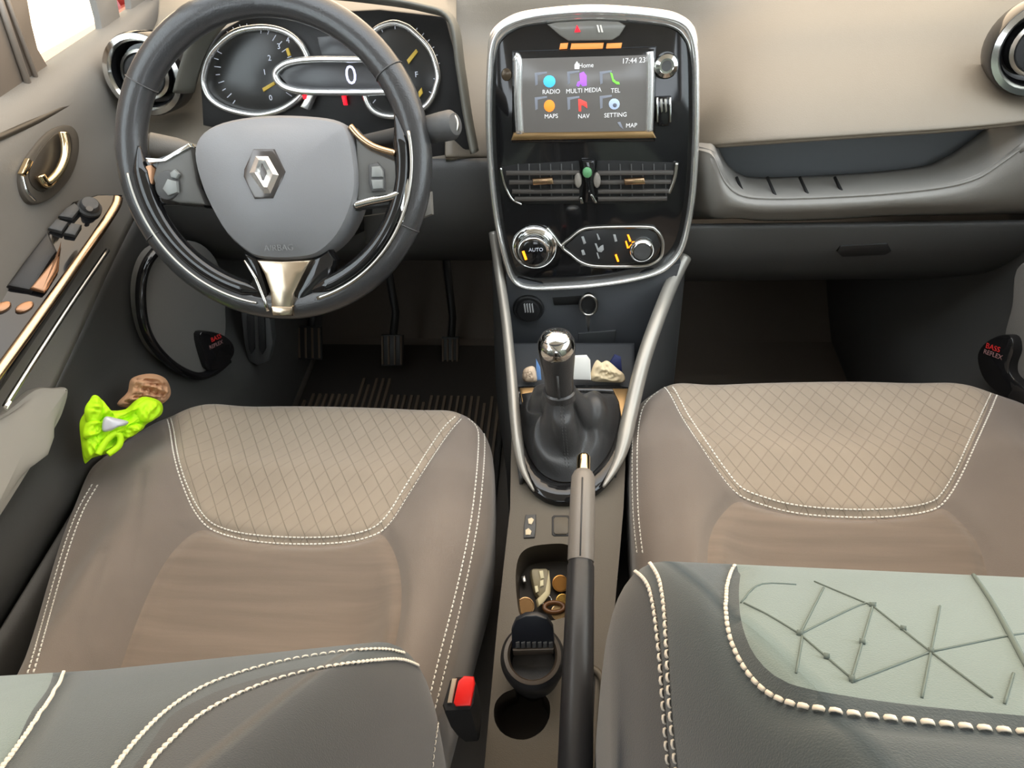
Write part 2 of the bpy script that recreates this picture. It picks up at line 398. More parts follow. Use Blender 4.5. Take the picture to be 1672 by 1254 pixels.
# --- driver door fittings
A0 = onx(100, 450, -.625)
AP = Pl(A0, (.62, -.19, .76), (0, .97, .24))
slab('armrest', AP, [(200, 316), (158, 316), (118, 328), (75, 382), (20, 448), (-45, 520), (-160, 640), (-60, 705), (0, 618), (100, 472)], -.035, 0, M_gloss, dL, bev=.004, curve=0)
band('trim_strip', AP, [(193, 322), (187, 340), (150, 396), (80, 494), (0, 604), (-70, 700)], .0058, .004, .001, mat('warm satin strip', (205, 172, 138), .25, 1), dL, closed=False)
band('trim_strip', AP, [(176, 408), (110, 505), (58, 585), (8, 664)], .003, .003, -.02, M_satin, dL, closed=False)
slab('strip_end', AP, [(14, 652), (20, 655), (12, 668), (5, 664)], -.02, -.014, M_chrome, dL, bev=.001)
kb = lathe('mirror_knob', AP.pix(146, 341, 0), AP.n, [(.014, -.002), (.014, .004), (.0115, .006), (.0105, .012), (.009, .0135), (.0, .0135)], M_plast, dL)
lathe('knob_mark', AP.pix(146, 341, .0137), AP.n, [(.004, 0), (.004, .0008), (0, .0008)], M_gloss, kb, seg=12)
for q in ([(95, 352), (118, 356), (132, 340), (122, 330), (108, 338)], [(78, 372), (101, 378), (112, 362), (92, 356)], [(104, 380), (123, 384), (134, 366), (116, 363)]):
    slab('window_switch', AP, q, 0, .006, M_plast, dL, bev=.002)
slab('switch_bezel', AP, [(78, 376), (94, 410), (86, 420), (52, 474), (10, 466), (40, 425)], 0, .007, M_plastd, dL, bev=.004)
slab('pull_cup', AP, [(92, 416), (100, 392), (96, 440), (78, 470), (72, 476), (48, 470)], .004, .009, mat('warm glossy lip', (150, 112, 84), .2, .6), dL, bev=.003)
for cx, cy in ((40, 500), (3, 500)):
    slab('switch_button', AP, [(cx+11*math.cos(a)*1.4-3*math.sin(a), cy+9*math.sin(a)-3*math.cos(a)) for a in np.linspace(0, 2*math.pi, 14, endpoint=False)], 0, .004, mat('warm glossy lip', (150, 112, 84)), dL, bev=.002)
HP = Pl((-.655, .7, .65), (1, 0, .06))
slab('handle_recess', HP, [(112, 203), (129, 218), (131, 250), (118, 290), (90, 322), (58, 334), (40, 318), (33, 288), (44, 256), (78, 215)], -.004, .006, mat('recess grey', (76, 70, 62), .45), dL, bev=.004, curve=4)
slab('handle_cup', HP, [(108, 213), (118, 230), (116, 256), (100, 290), (74, 312), (56, 306), (48, 286), (58, 258), (84, 224)], .004, .0075, mat('cup dark', (52, 46, 38), .4), dL, bev=.001, curve=4)
band('door_handle', HP, [(103, 216), (107, 236), (106, 258), (97, 280), (82, 297), (74, 299), (66, 286)], .0056, .005, .016, mat('warm chrome', (240, 214, 170), .12, 1), dL, closed=False)
slab('handle_tip', HP, [(48, 258), (56, 264), (44, 288), (36, 283)], .006, .012, mat('warm chrome', (240, 214, 170)), dL, bev=.002)
band('handle_ring', HP, [(36, 286), (44, 312), (58, 328)], .002, .002, .006, M_chrome, dL, closed=False)
tube('panel_seam', crv([onx(x, y, -.66) for x, y in ((-60, 250), (0, 224), (60, 197), (120, 167), (180, 134))], 6), .004, mat('cup dark', (52, 46, 38)), dL, seg=8)
# speakers with maker's red lettering
SPL = Pl((-.596, .8, .3), (1, -.25, .1)); SPR = Pl((.596, .8, .3), (-1, -.25, .1))
def speaker(pl, d, rim, face, badge, tx, ang, side):
    f = slab('speaker_grille', pl, face, -.02, .002, mat('speaker cloth grey', (108, 106, 102), .75, bump=.5, bscale=900), d, curve=5)
    band('speaker_ring', pl, rim, .007, .008, .006, M_gloss, d, closed=False)
    b = slab('speaker_badge', pl, badge, 0, .016, M_gloss, d, bev=.004, curve=4)
    m = mat('red print', (214, 44, 44), .5)
    for i, w in enumerate(('BASS', 'REFLEX')):
        word('badge_lettering', w, pl, tx[0]+(1-2*i)*0, tx[1]-8+i*11, .011 if i == 0 else .0095, m if i == 0 else mat('grey print', (150, 110, 110), .5), b, h=.0166, ang=ang)
speaker(SPL, dL, [(262, 402), (240, 430), (230, 470), (234, 525), (252, 565), (285, 598), (322, 614), (350, 606), (372, 588)],
        [(262, 402), (236, 440), (232, 500), (250, 562), (290, 600), (335, 610), (365, 560), (368, 500), (356, 430), (320, 395)],
        [(327, 546), (345, 541), (368, 548), (382, 562), (383, 580), (366, 600), (346, 605), (337, 590)], (353, 560), -.36, 'driver')
speaker(SPR, dR, [(1655, 655), (1668, 668), (1700, 672), (1740, 650)],
        [(1668, 430), (1652, 500), (1640, 560), (1656, 640), (1690, 668), (1760, 650), (1800, 560), (1780, 430)],
        [(1594, 585), (1604, 562), (1628, 548), (1650, 550), (1655, 572), (1648, 596), (1652, 615), (1680, 640), (1672, 660), (1640, 650), (1606, 622)], (1621, 576), .42, 'passenger')
net('kick_moulding', [[ony(1560, 430, 1.0), ony(1585, 430, .95), ony(1660, 430, .9)], [ony(1545, 530, .92), ony(1577, 530, .86), ony(1630, 530, .82)], [ony(1555, 600, .86), ony(1574, 600, .80), ony(1612, 600, .78)], [ony(1580, 690, .78), ony(1600, 690, .74), ony(1640, 690, .72)]], M_doorl, dR, thick=.01)
# --- window, mirror and what stands outside
struct(box('window_1', (-.715, .5, .98), (.004, 1.5, .48), M_glass, bev=0), 'clear driver side window')
struct(box('window_2', (.715, .5, .98), (.004, 1.5, .48), M_glass, bev=0), 'clear passenger side window')
OX = -.70
for k, (a, b) in enumerate((((-4, -10), (46, 138)), ((8, -10), (62, 135)))):
    P0, P1 = onx(*a, OX+.016), onx(*b, OX+.016)
    tube('window_seal', [P0+(P0-P1)*.3, P0, P1], .004 if k == 0 else .003, mat('grey seal', (150, 140, 130), .4, .3), dL)
PP = Pl((OX+.012, .9, .8), (1, 0, 0))
slab('window_pillar', PP, [(-20, -30), (40, -30), (52, 40), (62, 80), (86, 122), (60, 145), (0, 175)], -.004, .0, mat('tinted pillar trim', (104, 94, 84), .5), dL, bev=.001)
slab('sail_trim', PP, [(148, -40), (156, 0), (164, 30), (168, 58), (167, 78), (205, 62), (200, 40), (192, 0), (186, -40)], -.01, .0, M_door, dL, bev=.003)
slab('sail_trim', PP, [(206, -40), (213, 0), (217, 40), (215, 58), (262, 36), (250, 0), (240, -40)], -.01, .0, M_door, dL, bev=.003)
slab('sail_trim', PP, [(167, 70), (216, 46), (262, 34), (262, 48), (190, 84)], -.01, .0, M_door, dL, bev=.003)
band('pillar_seal', PP, [(236, -40), (246, 0), (256, 42)], .004, .004, .004, M_void, dL, closed=False)
mr = thing('door_mirror', (-.80, 1.05, .75), 'red painted door mirror shell glimpsed beyond the driver window corner', 'mirror')
Mo = onx(202, 8, -.84)
ell = [(0, -.07), (.05, -.068), (.085, -.045), (.095, 0), (.085, .045), (.05, .065), (0, .07)]
lathe('mirror_shell', Mo, (0, 1, 0), [(0, .06), (.04, .05), (.052, .02), (.056, -.03), (.05, -.048), (0, -.052)], M_redpaint, mr, seg=24, sq=.5)
tube('mirror_arm', [Mo+np.array((.0, 0, -.04)), Mo+np.array((.03, 0, -.07)), Mo+np.array((.075, 0, -.075))], .016, M_redpaint, mr)
ow = onx(40, 80, -2.6)
bl = thing('garage_wall', (-2.7, ow[1]-2, 0), 'dull brown garage wall outside the driver window', 'wall')
for i in range(6):
    box('wall_panel', (-2.65, ow[1]-.36-i*.7, 1.3), (.08, .69, 3.0), mat('brown render', (122, 104, 92), .9, var=.2), bl, bev=.01)
sl = mesh('sill_skin', *tube_g([(-.76, 1.2, .70), (-.77, .6, .715), (-.77, -.6, .72)], .03, .045, (1, 0, 0), seg=12), M_redpaint, dL)

# ================================================================== dashboard
D = thing('dashboard', (0, .95, .3), 'grey soft-skinned car dashboard running the full width under the windscreen', 'dashboard')
cols = [728, 800, 880, 965, 1050, 1120, 1250, 1400, 1550, 1672, 1800, 1950]
lip = [262, 262, 262, 262, 258, 246, 236, 226, 216, 204, 186, 150]
def dy(px): return .812+.05*((px-1150)/800)**2 if px > 1150 else (.885 if px > 780 else .86)
rows = []
for off, yy in ((0, .03), (0, .004), (-4, 0), (-14, .002), (-70, .045), (-140, .11), (-205, .175)):
    rows.append([ony(c+(4 if off == 0 else 0)*0, l+off*(1 if off > -100 else 1), dy(c)+yy) for c, l in zip(cols, lip)])
rows.append([ony(c, -70, 1.12) for c in cols]); rows.append([ony(c, -150, 1.36) for c in cols])
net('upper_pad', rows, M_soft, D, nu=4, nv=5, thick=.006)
# open shelf above the glovebox
net('shelf_back', [[ony(px, py, .90) for px in (1120, 1200, 1330, 1480, 1620, 1760)] for py in (200, 250, 300, 345)], mat('shelf liner', (104, 107, 110), .6), D, thick=.006)
E_ = [(1118, 246), (1150, 252), (1166, 262), (1182, 298), (1206, 320), (1250, 327), (1350, 325), (1450, 319), (1540, 309), (1590, 296), (1625, 276), (1690, 228), (1760, 170), (1800, 150)]
def fy(px): return .800+.05*(max(px-1150, 0)/800)**2+.07*min(1, max(0, (1176-px)/50))
top = [ony(x, y, fy(x)) for x, y in E_]
inner = [np.array((p[0]+.012*np.sign(1350-x)*(abs(x-1390) > 170), p[1]+.07, p[2]-.004)) for p, (x, y) in zip(top, E_)]
lip0 = [p+np.array((0, .006, .004)) for p in top]
bot = [max(y+24, 348-(x-1150)*.016) for x, y in E_]
r1 = [ony(x, y+.35*(b-y), fy(x)-.006) for (x, y), b in zip(E_, bot)]
r2 = [ony(x, y+.75*(b-y), fy(x)-.004) for (x, y), b in zip(E_, bot)]
r3 = [ony(x, b, fy(x)+.01) for (x, y), b in zip(E_, bot)]
r4 = [ony(x, b+10, fy(x)+.04) for (x, y), b in zip(E_, bot)]
net('shelf_lip', [inner, lip0, top, r1, r2, r3, r4], mat('shelf lip skin', (134, 131, 126), .5, bump=.2, bscale=700), D, nu=4, nv=5, thick=.006)
for px in (1217, 1268, 1322, 1380):
    a = ony(px, 324, fy(px)+.004); tube('shelf_rib', [a, a+np.array((-.008, .035, .012))], .0022, M_void, D, seg=6)
gr = [[ony(x, y+dy_-(x-1400)*.012, yy) for x in (1100, 1180, 1300, 1450, 1600, 1720)] for y, yy, dy_ in ((362, .835, 0), (370, .824, 0), (400, .826, 0), (425, .84, 0), (448, .88, 0), (456, .96, 0))]
gb = net('glovebox_door', gr, M_plast, D, thick=.01)
GP = Pl(ony(1415, 410, .832), (0, -1, -.15))
slab('glovebox_handle', GP, [(1372, 402), (1450, 398), (1456, 412), (1445, 418), (1375, 421), (1366, 412)], -.004, .006, M_plastd, gb, bev=.003)
net('dash_underside', [[(.10, .97, .36), (.35, .97, .36), (.70, .97, .37)], [(.10, 1.15, .38), (.35, 1.15, .38), (.70, 1.15, .38)], [(.10, 1.42, .42), (.35, 1.42, .42), (.70, 1.42, .42)]], M_plastd, D)
# driver side of the dashboard
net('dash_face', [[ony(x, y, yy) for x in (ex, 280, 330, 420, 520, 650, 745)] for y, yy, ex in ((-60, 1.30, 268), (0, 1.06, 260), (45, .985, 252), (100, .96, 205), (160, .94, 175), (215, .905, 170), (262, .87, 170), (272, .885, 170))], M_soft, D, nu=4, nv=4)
net('knee_panel', [[ony(x, y, yy) for x in (190, 300, 420, 550, 690, 785, 812)] for y, yy in ((258, .89), (266, .862), (330, .85), (385, .86), (415, .90), (425, 1.0))], M_plast, D, nu=4, nv=4)
net('dash_underside', [[(-.70, .92, .45), (-.4, .92, .45), (-.09, .92, .45)], [(-.70, 1.15, .44), (-.4, 1.15, .44), (-.09, 1.15, .44)], [(-.70, 1.42, .44), (-.4, 1.42, .44), (-.09, 1.42, .44)]], M_plastd, D)
# round outer vents
def vent(cx, cy, yy, yaw):
    o = ony(cx, cy, yy); ax = np.array((yaw, -1, .25))
    v = lathe('round_vent', o, ax, [(.054, -.04), (.054, .0), (.052, .004), (.043, .005), (.040, -.004), (.038, -.02), (0, -.022)], M_gloss, D, seg=40)
    lathe('vent_ring', o, ax, [(.0500, .003), (.0520, .0075), (.0455, .0085), (.0425, .004)], M_chrome, v, seg=40, ring=True)
    lathe('vent_core', o, ax, [(.030, -.02), (.030, -.004), (.026, .001), (.012, .003), (0, .003)], M_plastd, v, seg=32)
    lathe('vent_core_ring', o, ax, [(.0315, -.006), (.0325, -.001), (.0285, .0015), (.0275, -.002)], M_satin, v, seg=32, ring=True)
vent(236, 122, .90, .12); vent(1703, 78, .86, -.3)

# ================================================================== instrument cluster
DP = Pl(ony(418, 115, .915), (0, -math.cos(.36), math.sin(.36)))
K = thing('instrument_cluster', ony(520, 180, .92), 'instrument cluster with two round dials and a chrome loop behind the steering wheel', 'gauge')
M_face = mat('dial face', (46, 46, 45), .25)
M_mark = mat('dial print', (190, 194, 205), .5, emit=.25)
M_amber = mat('amber needle', (200, 168, 62), .4)
slab('cluster_panel', DP, [(322, 70), (400, 26), (500, 20), (620, 14), (728, 26), (752, 120), (768, 244), (700, 262), (520, 240), (330, 205)], -.03, 0, M_plastd, K, bev=.004)
hood = [(300, 150), (322, 80), (360, 30), (420, -2), (500, -10), (600, -2), (690, 12), (738, 34), (752, 110), (764, 190), (775, 248)]
band('cluster_hood', DP, hood, .005, .028, .026, mat('hood plastic', (92, 90, 82), .5), K, closed=False, hp=.03)
d1 = [(332, 128), (340, 96), (358, 72), (386, 52), (420, 45), (450, 47), (475, 57), (494, 76), (505, 104), (503, 132), (490, 158), (462, 178), (430, 187), (404, 186), (372, 178), (350, 166), (337, 150)]
d2 = [(590, 122), (594, 80), (612, 50), (638, 38), (658, 41), (676, 52), (703, 82), (715, 120), (712, 142), (705, 161), (690, 177), (655, 190), (620, 187), (600, 168)]
for d, c in ((d1, (418, 116)), (d2, (652, 114))):
    f = slab('dial_face', DP, d, 0, .003, M_face, K, bev=.0005, curve=4)
    band('dial_bezel', DP, d, .0042, .006, .006, M_bright, K)
    mb = MB(); c0 = DP.uv(*c)
    for i in range(26):
        a = math.radians(225-i*10.4); r = .058
        p = c0+np.array((math.cos(a), math.sin(a)))*r; q = c0+np.array((math.cos(a), math.sin(a)))*(r-(.009 if i % 2 else .006))
        mb.add(*tube_g([DP.at(*p, .0036), DP.at(*q, .0036)], .0006, seg=4))
    mb.build('dial_marks', M_mark, K, kind='stuff')
lp = [(640, 98), (576, 97), (511, 97), (473, 102), (455, 112), (450, 122), (455, 134), (470, 144), (502, 150), (576, 151), (640, 150)]
band('display_loop', DP, lp, .0046, .006, .016, M_bright, K, closed=False)
slab('display_panel', DP, [(455, 122), (475, 103), (515, 98), (640, 98), (640, 150), (510, 149), (474, 144)], .003, .014, mat('display grey', (64, 64, 66), .25), K, bev=.001)
slab('bezel_glint', DP, [(505, 148), (514, 152), (502, 180), (489, 175)], .003, .016, M_bright, K, bev=.002)  # bright tab added for the reflection on the left dial's chrome ring
slab('trip_display', DP, [(517, 60), (560, 56), (586, 66), (592, 92), (526, 93)], .001, .008, mat('display grey', (64, 64, 66)), K, bev=.001)
word('speed_digit', '0', DP, 573, 124, .034, mat('speed print', (196, 196, 226), .5, emit=.7), K, h=.0145)
slab('warning_lamp', DP, [(557, 156), (563, 154), (566, 172), (561, 172)], .003, .008, mat('red lamp', (235, 20, 40), .4, emit=1.2), K, bev=.0005)
slab('warning_lamp', DP, [(494, 157), (500, 155), (500, 161), (495, 162)], .003, .0165, mat('red lamp', (235, 20, 40)), K, bev=.0005)
for q in ([(428, 144), (447, 133), (449, 138), (430, 150)], [(664, 98), (679, 80), (682, 85), (667, 105)], [(466, 80), (470, 78), (474, 90), (470, 92)], [(683, 150), (688, 143), (690, 152), (684, 160)]):
    slab('dial_needle', DP, q, .004, .007, M_amber, K, bev=.0004)
for tx, px, py in (('1', 432, 118), ('2', 440, 95), ('3', 455, 76), ('0', 442, 160), ('F', 680, 122), ('4', 470, 66)):
    word('dial_number', tx, DP, px, py, .010, M_mark, K, h=.0036)

# ================================================================== steering wheel
TL = math.radians(33); WC = np.array((-.348, .694, .691))
WP = Pl(WC, (.05, -math.cos(TL), math.sin(TL)))
SW = thing('steering_wheel', WC+np.array((0, .02, -.19)), 'black leather steering wheel with silver lower spoke in front of the driver seat', 'steering wheel')
def arc(R_, a0, a1, n, h): return [WP.at(R_*math.cos(math.radians(a)), R_*math.sin(math.radians(a)), h) for a in np.linspace(a0, a1, n)]
tube('rim', arc(.1705, 0, 360*(95/96), 96, 0), .0172, M_leather, SW, rb=.0165, nrm=WP.n, closed=True, seg=18)
for a in (148, 32, 332, 208):
    tube('rim_seam', [WP.at((.1705+.0178*math.cos(b))*math.cos(math.radians(a)), (.1705+.0178*math.cos(b))*math.sin(math.radians(a)), .0172*math.sin(b)) for b in np.linspace(0, 2*math.pi, 17)], .0008, M_plast, SW, seg=5)
tp = [0.15+.85*min(1, i/7, (59-i)/7) for i in range(60)]
tube('gloss_trim', arc(.1555, 172, 262, 60, .009), .0105, M_gloss, SW, rb=.010, nrm=WP.n, seg=14, taper=tp)
tube('gloss_trim', arc(.1555, 376, 278, 60, .009), .0105, M_gloss, SW, rb=.010, nrm=WP.n, seg=14, taper=tp)
tube('chrome_edge', arc(.1685, 183, 258, 48, .0172), .0016, M_satin, SW, seg=8)
tube('chrome_edge', arc(.1665, 8, -76, 48, .0176), .0022, M_satin, SW, seg=8)
hub = [(312, 250), (320, 222), (345, 203), (390, 191), (450, 186), (515, 189), (550, 196), (566, 209), (576, 240), (582, 300), (572, 345), (552, 385), (525, 412), (500, 422), (460, 425), (420, 422), (398, 411), (366, 382), (338, 335), (320, 290)]
hb = slab('airbag_cover', WP, hub, -.04, .026, M_airbag, SW, bev=.010, curve=3, dome=.016)
CV, CF = [WP.at(0, 0, 0)], []
eh = .047
EP = Pl(WP.at(0, 0, eh-.006), WP.n+np.array((0, 0, .0)))
em = slab('emblem_recess', EP, [(412, 243), (446, 243), (466, 280), (462, 292), (446, 325), (414, 325), (396, 288), (397, 276)], -.012, .002, mat('emblem surround', (96, 92, 90), .2, .7), hb, bev=.003)
def poly3(name, quads, m, parent):
    V = []; F = []
    for q in quads: F.append(tuple(range(len(V), len(V)+len(q)))); V += q
    return mesh(name, V, F, m, parent, smooth=False)
O = [(417.5, 255), (437.5, 255), (455, 286), (441.5, 316), (431, 316), (407, 282)]
I = [(427, 267), (429, 268), (436, 282), (431, 295), (430, 294), (424.5, 281)]
def ridge(a, b, h): return EP.pix((a[0]+b[0])/2, (a[1]+b[1])/2, h)
V = []; F = []
for i in range(6):
    V += [EP.pix(*O[i], .002), ridge(O[i], I[i], .007), EP.pix(*I[i], .002)]
for i in range(6):
    a, b = i*3, ((i+1) % 6)*3; F += [(a, b, b+1, a+1), (a+1, b+1, b+2, a+2)]
mesh('emblem', V, F, M_bright, hb, smooth=False)
word('airbag_lettering', 'AIRBAG', WP, 455, 405, .010, mat('moulded lettering', (112, 112, 112), .5), hb, h=.0335)
# spokes
sL = slab('spoke', WP, [(212, 240), (240, 262), (312, 238), (330, 300), (335, 340), (290, 335), (262, 335), (232, 330), (214, 290)], -.016, .010, M_gloss, SW, bev=.004)
slab('button_pad', WP, [(256, 262), (312, 240), (322, 300), (336, 335), (290, 332), (258, 322), (248, 290)], .004, .016, mat('spoke skin', (86, 85, 82), .5), sL, bev=.004)
slab('spoke_strip', WP, [(236, 257), (264, 259), (307, 233), (312, 240), (270, 264), (243, 267)], .008, .018, M_chrome, sL, bev=.0015)
slab('button_cluster', WP, [(272+24*math.cos(a)*.85, 302+25*math.sin(a)) for a in np.linspace(0, 2*math.pi, 20, endpoint=False)], .012, .019, M_plast, sL, bev=.0025)
slab('rocker_button', WP, [(264, 308), (272, 292), (288, 296), (290, 314), (274, 320)], .018, .0225, mat('button grey', (128, 130, 128), .35), sL, bev=.002)
slab('rocker_button', WP, [(276, 282), (284, 276), (292, 284), (288, 292), (278, 290)], .018, .0225, mat('button grey', (128, 130, 128)), sL, bev=.002)
slab('gloss_patch', WP, [(233, 272), (246, 268), (254, 276), (250, 300), (240, 306), (233, 296)], .009, .0135, mat('warm glossy lip', (150, 112, 84)), sL, bev=.002)
sR = slab('spoke', WP, [(575, 205), (600, 232), (640, 250), (655, 240), (668, 268), (668, 340), (640, 335), (582, 342), (566, 352), (577, 300)], -.016, .010, M_plast, SW, bev=.004)
slab('button_pad', WP, [(580, 222), (604, 244), (645, 262), (652, 290), (645, 322), (582, 332)], .004, .016, mat('spoke skin', (86, 85, 82)), sR, bev=.004)
band('spoke_strip', WP, [(572, 206), (588, 224), (612, 240), (645, 250)], .0038, .004, .016, mat('warm satin strip', (205, 172, 138)), sR, closed=False)
band('spoke_strip', WP, [(579, 335), (606, 328), (636, 322), (652, 316)], .005, .005, .014, M_chrome, sR, closed=False)
slab('button_cluster', WP, [(601, 268), (616, 264), (627, 276), (629, 312), (606, 314), (601, 298)], .014, .021, M_plast, sR, bev=.003)
slab('rocker_button', WP, [(606, 272), (620, 271), (625, 280), (625, 289), (606, 290)], .02, .0235, mat('button grey', (128, 130, 128)), sR, bev=.002)
slab('rocker_button', WP, [(605, 293), (625, 293), (625, 308), (608, 309)], .02, .0235, mat('button grey', (128, 130, 128)), sR, bev=.002)
slab('chrome_wing', WP, [(648, 240), (660, 252), (668, 285), (668, 330), (662, 362), (650, 372), (654, 346), (640, 330), (650, 300), (656, 280)], .008, .017, M_chrome, sR, bev=.004)
slab('lower_spoke', WP, [(396, 412), (420, 422), (435, 470), (443, 512), (426, 505), (400, 478), (412, 450)], -.01, .014, M_gloss, SW, bev=.005)
slab('lower_spoke', WP, [(508, 422), (535, 408), (546, 425), (538, 455), (500, 490), (478, 512), (480, 475)], -.01, .014, M_gloss, SW, bev=.005)
slab('silver_spoke', WP, [(417, 424), (460, 426), (509, 424), (494, 452), (480, 480), (477, 512), (442, 512), (440, 478), (430, 448)], -.004, .021, mat('warm satin spoke', (222, 204, 180), .22, 1), SW, bev=.004)
slab('silver_spoke_foot', WP, [(441, 500), (478, 500), (476, 516), (444, 516)], .0, .0225, mat('warm satin spoke', (222, 204, 180)), SW, bev=.003)
tube('chrome_edge', [WP.pix(x, y, .016) for x, y in ((400, 425), (418, 455), (432, 490), (438, 508))], .0022, M_chrome, SW, seg=8)
# column with its stalks
CO = thing('steering_column', WC+np.array((0, .12, -.12)), 'dark steering column shroud with control stalks behind the wheel', 'steering column')
ax = -WP.n
tube('column_shroud', [WC+ax*.03+np.array((0, 0, -.01)), WC+ax*.10+np.array((0, 0, -.02)), WC+ax*.22+np.array((0, 0, -.05))], .062, M_plastd, CO, rb=.05, nrm=(0, 0, 1), seg=20)
slab('shroud_lever', Pl(WC+ax*.05, WP.n), [(592, 352), (642, 345), (650, 372), (640, 392), (596, 398)], -.03, 0, M_plast, CO, bev=.004)
st = onz(735, 205, .705); st = ony(737, 204, .72)
wst = lathe('wiper_stalk', ony(690, 214, .735), st-ony(690, 214, .735), [(.0, -.12), (.010, -.12), (.011, 0), (.0155, .01), (.0165, .03), (.0165, np.linalg.norm(st-ony(690, 214, .735))), (.012, .006+np.linalg.norm(st-ony(690, 214, .735))), (0, .008+np.linalg.norm(st-ony(690, 214, .735)))], M_plast, CO, seg=24)
band('stalk_ring', Pl(st, WP.n), [(738+8*math.cos(a), 204+15*math.sin(a)) for a in np.linspace(0, 2*math.pi, 16, endpoint=False)], .003, .004, 0, M_satin, wst)
a0, a1 = ony(318, 250, .745), ony(246, 238, .73)
lathe('light_stalk', a0, a1-a0, [(0, -.06), (.010, -.06), (.011, .0), (.015, .02), (.016, np.linalg.norm(a1-a0)), (.010, .005+np.linalg.norm(a1-a0)), (0, .006+np.linalg.norm(a1-a0))], M_door, CO, seg=24)
slab('paddle', Pl(ony(698, 340, .73), WP.n), [(686, 318), (704, 312), (706, 350), (690, 356)], -.012, 0, M_door, CO, bev=.003)

# ================================================================== centre stack
t0, b0 = ony(965, 15, .872), ony(962, 462, .795)
SP = Pl((t0+b0)/2, np.cross((1, 0, 0), t0-b0), t0-b0)
if SP.n[1] > 0: SP = Pl((t0+b0)/2, -SP.n, t0-b0)
CS = thing('centre_stack', b0, 'glossy black centre stack framed in chrome with touchscreen, vents and climate dials', 'centre console')
rimpx = [(800, 120), (803, 80), (812, 54), (832, 38), (870, 26), (920, 20), (966, 18), (1020, 20), (1070, 25), (1108, 34), (1126, 52), (1134, 85), (1136, 130), (1136, 210), (1132, 300), (1124, 360), (1112, 405), (1090, 432), (1060, 447), (1010, 458), (950, 465), (890, 468), (858, 466), (840, 456), (828, 430), (815, 380), (806, 320), (800, 250), (798, 180)]
slab('stack_housing', SP, rimpx, -.07, -.002, M_plastd, CS, bev=.003, curve=3)
slab('gloss_panel', SP, rimpx, -.01, .002, M_gloss, CS, bev=.002, curve=3)
band('chrome_surround', SP, rimpx, .0044, .011, .004, M_bright, CS, curve=4)
_cp = crv([SP.pix(*p, .002) for p in [(799, 130), (803, 90), (810, 60), (832, 40), (870, 28), (966, 20), (1070, 27), (1108, 37), (1126, 56), (1133, 85), (1135, 125)]], 6)
tube('chrome_surround', _cp, .0085, M_bright, CS, rb=.010, nrm=SP.n, taper=[min(1, .3+min(i, 60-i)/18) for i in range(61)])
hz = slab('hazard_panel', SP, [(893, 40), (910, 36), (966, 33), (1010, 35), (1022, 42), (1012, 58), (1000, 66), (928, 67), (914, 58)], .001, .007, mat('smoked lens', (120, 118, 112), .2), CS, bev=.002)
slab('hazard_triangle', SP, [(942, 41), (948, 52), (938, 53)], .007, .0085, mat('red lamp', (235, 20, 40)), hz, bev=.0003)
for dx in (0, 5): slab('lock_mark', SP, [(974+dx, 41), (977+dx, 41), (980+dx, 53), (977+dx, 53)], .007, .0085, M_thread, hz, bev=.0003)
M_orange = mat('amber indicator', (226, 140, 70), .4, emit=.4)
for a, b in ((913, 928), (931, 986), (989, 1016)):
    slab('amber_indicator', SP, [(a+2, 71), (b, 70), (b-2, 80), (a, 81)], .001, .004, M_orange, CS, bev=.001)
# screen
slab('screen_bezel', SP, [(836, 84), (1072, 76), (1070, 232), (836, 234)], .001, .006, M_gloss, CS, bev=.003)
band('bezel_edge', SP, [(840, 92), (846, 102), (846, 160), (849, 218)], .0058, .004, .0065, M_bright, CS, closed=False)
band('bezel_edge', SP, [(1061, 84), (1062, 120), (1061, 180), (1060, 214)], .0052, .004, .0065, M_bright, CS, closed=False)
slab('bezel_edge', SP, [(838, 217), (1066, 214), (1072, 226), (834, 230)], .004, .0085, mat('tan reflection tint', (150, 122, 84), .3, .8), CS, bev=.002)  # tan reflection on the bottom bezel put into its colour
scn = slab('touchscreen', SP, [(849, 96), (1057, 90), (1057, 214), (850, 217)], .004, .0072, mat('screen backlight and haze', (84, 82, 80), .15, emit=.22, ecol=(150, 146, 140)), CS, bev=.0005)  # screen grey also carries the haze veil, in colour and emission
def glow(n, c, e=.75): return mat('screen '+n, c, .5, emit=e)
M_lbl = glow('text', (205, 205, 205), .6); sz = FPX
def disc(cx, cy, rx, ry, n=14, ph=0): return [(cx+rx*math.cos(a+ph), cy+ry*math.sin(a+ph)) for a in np.linspace(0, 2*math.pi, n, endpoint=False)]
hS = (.0072, .0080)
icons = [(897, 132, (70, 170, 215), disc(897, 133, 10, 10), 'RADIO'), (950, 130, (150, 90, 205), [(946, 120), (953, 117), (958, 124), (958, 140), (951, 141), (948, 137), (945, 142), (941, 140), (943, 134), (947, 132)], 'MULTI MEDIA'),
         (1003, 130, (110, 195, 70), [(996, 118), (1000, 120), (1002, 129), (1006, 133), (1011, 134), (1012, 138), (1007, 138), (1000, 133)], 'TEL'),
         (897, 172, (228, 130, 45), disc(897, 173, 9, 10), 'MAPS'), (950, 172, (228, 66, 60), [(944, 162), (947, 162), (958, 167), (959, 177), (952, 172), (949, 172), (949, 182), (945, 182)], 'NAV'), (1003, 170, (150, 165, 190), disc(1003, 170, 9, 9), 'SETTING')]
for i, (cx, cy, c, sh, tx) in enumerate(icons):
    slab('icon_tile', SP, [(cx-24, cy-13), (cx-4, cy-15), (cx-4, cy-12), (cx-19, cy-9), (cx-19, cy+6), (cx-23, cy+8)], hS[0], .0076, glow('tile', (122, 126, 136), .3), scn, bev=.0002)
    ic = slab('app_icon', SP, sh, hS[0], hS[1], glow('icon %d' % i, c, .8), scn, bev=.0003)
    word('icon_label', tx, SP, cx+(3 if cx < 990 else 2), cy+18, .0075, M_lbl, scn, h=.0076)
